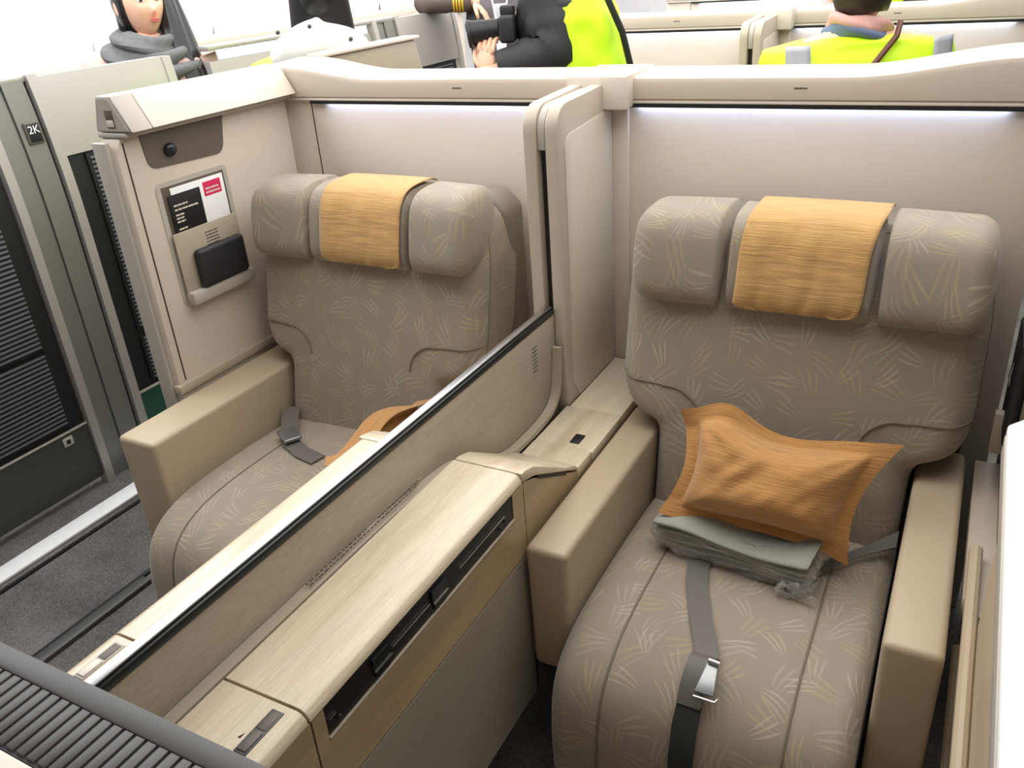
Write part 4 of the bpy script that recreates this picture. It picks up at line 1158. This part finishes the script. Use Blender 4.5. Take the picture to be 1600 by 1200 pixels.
MB().grid(HB, 36, 16, cu=True).build('hair_lock', M['hair'], w1, ang=180)
sc_ = L(0, .005, .835)
for k, (R1, R2, r_, dz) in enumerate(((.085, .085, .045, .025), (.120, .105, .052, -.030), (.155, .125, .050, -.085))):
    def S(u, w_, R1=R1, R2=R2, r_=r_, dz=dz, k=k):
        th = 2*math.pi*u; ph = 2*math.pi*w_
        rr = r_*(1+.22*math.sin(ph*3+th*2+k)+.10*noise.noise(Vector((math.cos(th)*3, math.sin(th)*3, ph+k))))
        rad = 1+math.cos(ph)*rr/R1
        p = L(0, 0, 0)-L(0, 0, 0)
        Fy = bf; Fx = Vector((Fy.y, -Fy.x, 0))
        return sc_+Fx*math.cos(th)*R1*rad+Fy*math.sin(th)*R2*rad+Vector((0, 0, dz+math.sin(ph)*rr*.85-.028*math.sin(th)+.012*math.sin(th*2+k)))
    MB().grid(S, 60, 25, cu=True).build('scarf', M['scarf'], w1, ang=180)

# ---- person in white hooded jacket seen from behind
bf = Vector((-.47, .88, 0)).normalized()
w2 = thing('person', 'person with black hair in white hooded jacket and yellow vest, seen from behind', 'person', (-2.27, 2.74, 0))
L = mkL((-2.27, 2.74, 0), bf, 1.72); hs_ = [hang(L, -1, 1.72), hang(L, 1, 1.72)]
o, F_, L, J = body(w2, (-2.27, 2.74, 0), bf, 1.72, (-2.265, 2.745, 1.63), bf, hs_, 1.0)
for i_, sg in ((0, -1), (1, 1)): fingers(o, hs_[i_][2], (0, 0, -1), bf, L(-sg, 0, 0)-L(0, 0, 0), .5)
face_parts(F_, 1.0, w2)
torso('jacket', L, scaled(TOR, .035), M['white_cloth'], w2)
for a in hs_: sleeve('jacket_sleeve', (a[0], a[1], a[2]), (.085, .07, .05), M['white_cloth'], w2)
torso('vest', L, [(.56, .235, .185, 0), (.70, .25, .185, 0), (.78, .285, .170, 0), (.815, .288, .15, 0), (.832, .19, .12, 0), (.842, .12, .10, 0)], M['vest'], w2)
legs_shoes(J, w2)
hair_cap(F_, 1.0, M['hair'], w2, front=.3, low=-.6, puff=1.22)
def HB2(u, w_):
    th = 2*math.pi*u; c = F_ @ Vector((0, -.045, .10-.25*w_)); r1 = .100+.02*w_; r2 = .060
    return c + (F_.to_3x3() @ Vector((math.cos(th)*r1, math.sin(th)*r2, .01*math.cos(th*2))))
MB().grid(HB2, 36, 16, cu=True).build('hair_lock', M['hair'], w2, ang=180)
def HD(u, w_):   # puffy hood lying on the back
    th = 2*math.pi*u; ph = math.pi*(w_-.5)
    n_ = 1+.07*noise.noise(Vector((math.cos(th)*2, math.sin(th)*2, w_*3)))
    sag = -.03*abs(math.cos(th))**2
    return L(math.cos(ph)*math.cos(th)*.190*n_, -.125+math.cos(ph)*math.sin(th)*.125*n_, (1.455+math.sin(ph)*.095*n_+sag)/1.72)
hd_ = MB().grid(HD, 48, 30, cu=True).build('hood', M['white_cloth'], w2, ang=180)
for xx, zz in ((-.115, 1.508), (.0, 1.520), (.135, 1.468)):
    q = L(xx, -.235 if xx < .1 else -.21, (zz+.008)/1.72); MB().sphere(q, .008, 12, 8).build('snap_button', M['charcoal'], hd_)

# ---- uniformed person resting an arm on the far shell
bf = Vector((.35, -.94, 0)).normalized()
w3 = thing('person', 'person in grey uniform with gold sleeve stripes, arm resting on the far shell', 'person', (-2.50, 4.60, 0))
L = mkL((-2.50, 4.60, 0), bf, 1.82)
armR = (Vector((-2.70, 4.52, 1.50)), Vector((-2.87, 4.30, 1.505)), Vector((-2.60, 4.42, 1.490)))   # image left = his right
hs_ = [hang(L, -1, 1.82), armR]
o, F_, L, J = body(w3, (-2.50, 4.60, 0), bf, 1.82, (-2.50, 4.57, 1.72), bf, hs_, 1.0)
face_parts(F_, 1.0, w3)
fingers(o, hs_[0][2], (0, 0, -1), bf, L(1, 0, 0)-L(0, 0, 0), .5)
fingers(o, armR[2]+Vector((.01, 0, 0)), (.62, .10, -.62), (.2, -.95, .1), (-.5, 0, -.7), .8, 1.05)
torso('uniform_jacket', L, scaled(TOR, .022), M['grey_cloth'], w3)
sleeve('uniform_sleeve', hs_[0], (.075, .06, .048), M['grey_cloth'], w3)
us = sleeve('uniform_sleeve', (armR[0], armR[1], armR[2]-Vector((0, 0, 0))), (.065, .058, .048), M['brown_cloth'], w3)
dd = (armR[2]-armR[1]).normalized()
for k in range(4):
    c = armR[2]-dd*(.050+.016*k); MB().tube([c, c+dd*.009], .0535, 24).build('gold_stripe', M['gold'], us)
legs_shoes(J, w3)
hair_cap(F_, 1.0, M['hair_brown'], w3, front=.3, low=-.3, puff=1.06)
MB().prism([(-.04, .81), (.04, .81), (.02, .70), (0, .66), (-.02, .70)], 'y', 0, .001).build('shirt', M['badge'], w3).hide_render = False
sh_ = bpy.data.objects[-1] if False else None
for ob in [q for q in w3.children if q.name.startswith('shirt')]:
    for v in ob.data.vertices:
        v.co = L(v.co.x, .155 if v.co.z > .78 else .162, v.co.z)
ln = MB(); 
MB().tube([L(-.045, .13, .825), L(-.02, .17, .77), L(.0, .172, .715)], .0045, 8).build('lanyard', M['badge'], w3)
MB().tube([L(.045, .13, .825), L(.02, .17, .77), L(.0, .172, .715)], .0045, 8).build('lanyard', M['badge'], w3)
bd = MB().box(-.028, .028, -.003, .003, -.045, .045, .004); bd.v = [tuple(L(q[0], .182+q[1], .675+q[2]/1.82)) for q in bd.v]
bd = bd.build('name_badge', M['badge'], w3)
b2 = MB().box(-.012, .012, .0035, .0045, -.022, .010); b2.v = [tuple(L(q[0], .182+q[1], .675+q[2]/1.82)) for q in b2.v]; b2.build('badge_photo', M['black_cloth'], bd)

# ---- photographer
bf = Vector((-.93, -.10, 0)).normalized()
w4 = thing('person', 'person in black jacket and yellow vest aiming a camera to the left', 'person', (-1.34, 3.06, 0))
L = mkL((-1.34, 3.06, 0), bf, 1.94)
shL = Vector((-1.42, 2.93, 1.58)); elL = Vector((-1.365, 2.87, 1.38)); wrL = Vector((-1.585, 2.755, 1.335))
shR = Vector((-1.40, 3.24, 1.58)); elR = Vector((-1.45, 3.20, 1.33)); wrR = Vector((-1.52, 3.00, 1.43))
hs_ = [(shL, elL, wrL), (shR, elR, wrR)]
o, F_, L, J = body(w4, (-1.34, 3.06, 0), bf, 1.94, (-1.50, 3.02, 1.80), bf, hs_, 1.0, (0, .08))
face_parts(F_, 1.0, w4)
fingers(o, wrL, (-.06, .20, .62), (-.9, .1, .1), (.2, .9, .3), 1.1, 1.0)
fingers(o, wrR, (-.30, -.5, .5), (-.5, .2, .6), (.6, -.4, -.3), 1.1, 1.0)
torso('jacket', L, [(z, hw+.03, hd+.03, s_+.09*max(0, (z-.5)/.34)) for z, hw, hd, s_ in TOR], M['black_cloth'], w4)
def VS(u, w_):   # vest panel wrapping the back and sides
    a = math.radians(148+(404-148)*u) if False else math.radians(-168+(-12+168)*u)
    z = .585+(.815-.585)*w_; k = (z-.5)/.34
    hw = .235-.03*max(0, w_-.8)*5; hd = .185-.03*max(0, w_-.8)*5
    n_ = .010*noise.noise(Vector((u*6, w_*5, 2)))
    return L(spow(math.cos(a), .8)*(hw+n_), .09*k+spow(math.sin(a), .8)*(hd+n_), z)
vs_ = MB().grid(VS, 40, 26).build('vest', M['vest'], w4, ang=180, solid=.004)
def VB(u, w_):
    a = math.radians(-169+(-11+169)*u); z = .600+.032*w_; k = (z-.5)/.34
    return L(spow(math.cos(a), .8)*.240, .09*k+spow(math.sin(a), .8)*.190, z)
MB().grid(VB, 40, 4).build('reflective_band', M['reflect'], vs_, ang=180, solid=.002)
sleeve('jacket_sleeve', (shL, elL, wrL+Vector((.045, .01, .01))), (.105, .095, .062), M['black_cloth'], w4)
sleeve('jacket_sleeve', (shR, elR, wrR), (.095, .08, .055), M['black_cloth'], w4)
legs_shoes(J, w4); hair_cap(F_, 1.0, M['hair'], w4, front=.3, low=-.4, puff=1.1)
MB().tube([L(-.10, -.10, .82), L(-.06, -.16, .74), L(-.01, -.185, .66), L(.02, -.19, .60)], .012, 10).build('camera_strap', M['black_cloth'], w4)
cm = thing('photo_camera', 'black camera with large lens held by the person in the black jacket', 'camera', (-1.55, 2.84, 1.42))
lens = [Vector((-1.658, 2.800, 1.464)), Vector((-1.653, 2.801, 1.466)), Vector((-1.650, 2.802, 1.466)), Vector((-1.600, 2.822, 1.470)), Vector((-1.565, 2.836, 1.473))]
MB().tube(lens, [.044, .044, .040, .038, .036], 24).build('lens', M['dark'], cm)
lh = MB().tube([lens[0]-Vector((.002, 0, 0)), lens[0]-Vector((.012, .005, .001))], [.046, .047], 24).build('lens_hood', M['pouch'], cm)
MB().box(-.065, .065, -.028, .028, -.045, .045, .012, 3, Matrix.Translation((-1.535, 2.850, 1.475)) @ Matrix.Rotation(math.radians(112), 4, 'Z')).build('camera_body', M['pouch'], cm)
MB().box(-.025, .025, -.025, .025, -.015, .02, .008, 3, Matrix.Translation((-1.535, 2.850, 1.530)) @ Matrix.Rotation(math.radians(112), 4, 'Z')).build('viewfinder', M['pouch'], cm)

# ---- person in the vest at right, from behind
bf = Vector((-.47, .88, 0)).normalized()
w5 = thing('person', 'person with dark hair, pink scarf and yellow vest with silver bands, back turned', 'person', (-.365, 2.86, 0))
L = mkL((-.365, 2.86, 0), bf, 1.70); hs_ = [hang(L, -1, 1.70), hang(L, 1, 1.70)]
o, F_, L, J = body(w5, (-.375, 2.86, 0), bf, 1.70, (-.378, 2.878, 1.562), Vector((-.42, .90, -.05)), hs_, 1.06)
for i_, sg in ((0, -1), (1, 1)): fingers(o, hs_[i_][2], (0, 0, -1), bf, L(-sg, 0, 0)-L(0, 0, 0), .5)
face_parts(F_, 1.06, w5)
torso('shirt', L, scaled(TOR, .0), M['navy'], w5)
for a in hs_: sleeve('shirt_sleeve', a, (.07, .055, .045), M['navy'], w5)
VV = [(.50, .24, .16, 0), (.60, .245, .16, 0), (.72, .255, .16, 0), (.800, .280, .135, 0), (.820, .272, .115, 0), (.830, .19, .105, -.005), (.837, .095, .085, 0), (.840, .07, .07, 0)]
ve = torso('vest', L, VV, M['vest'], w5, 72)
for sg in (-1, 1):   # silver tape over each shoulder
    def BP(u, w_, sg=sg):
        z = .62+(.829-.62)*w_
        x = sg*(.198+.008*w_)+(u-.5)*.064
        k = max(0, (z-.79)/.022)
        hd = (.164 if z < .72 else .164-(z-.72)/.1*.042)
        c_ = min(1, abs(x)/.285); y = -hd*(1-c_**(1/.75))**.75 if False else -hd*max(.0, 1-c_**2.67)**.375
        return L(x, y*1.03-.008, z+.003)
    MB().grid(BP, 5, 24).build('reflective_band', M['reflect'], ve, ang=180, solid=.003)
MB().tube([L(.090, -.075, .856), L(.065, -.122, .838), L(.0, -.158, .802), L(-.08, -.176, .75), L(-.16, -.170, .66)], .0085, 10).build('bag_strap', M['strap'], w5)
for k, (R1, r_, dz, m_) in enumerate(((.078, .020, -.012, 'navy'), (.072, .022, .012, 'scarf_pink'))):
    def S(u, w_, R1=R1, r_=r_, dz=dz, k=k):
        th = 2*math.pi*u; ph = 2*math.pi*w_; rr = r_*(1+.3*math.sin(th*3+ph*2+k*2))
        return L(math.cos(th)*(R1+math.cos(ph)*rr), .0+math.sin(th)*(R1+math.cos(ph)*rr), .844+(dz+math.sin(ph)*rr-.018*math.cos(th)-.008*math.sin(th))/1.70)
    MB().grid(S, 50, 16, cu=True).build('collar' if k == 0 else 'scarf', M[m_], w5, ang=180)
legs_shoes(J, w5)
hair_cap(F_, 1.06, M['hair_brown'], w5, front=.35, low=-.62, puff=1.06)

# ---- distant person behind the next row
bf = Vector((.5, -.86, 0)).normalized()
w6 = thing('person', 'person in black top and open yellow vest far behind at the top right edge', 'person', (-.50, 5.35, 0))
L = mkL((-.50, 5.35, 0), bf, 1.72); hs_ = [hang(L, -1, 1.72), hang(L, 1, 1.72)]
o, F_, L, J = body(w6, (-.50, 5.35, 0), bf, 1.72, (-.50, 5.33, 1.61), bf, hs_, 1.0)
for i_, sg in ((0, -1), (1, 1)): fingers(o, hs_[i_][2], (0, 0, -1), bf, L(-sg, 0, 0)-L(0, 0, 0), .5)
face_parts(F_, 1.0, w6)
torso('top', L, scaled(TOR, .015), M['black_cloth'], w6)
for a in hs_: sleeve('sleeve', a, (.07, .055, .045), M['black_cloth'], w6)
for sg in (-1, 1):
    def VF(u, w_, sg=sg):
        a = math.radians(90-sg*(12+ 70*u)); z = .56+.26*w_
        return L(spow(math.cos(a), .75)*.235*(1-.25*max(0, w_-.8)*5), spow(math.sin(a), .75)*.165, z)
    MB().grid(VF, 14, 12).build('vest', M['vest'], w6, ang=180, solid=.004)
legs_shoes(J, w6); hair_cap(F_, 1.0, M['hair'], w6, front=.3, low=-.5, puff=1.1)
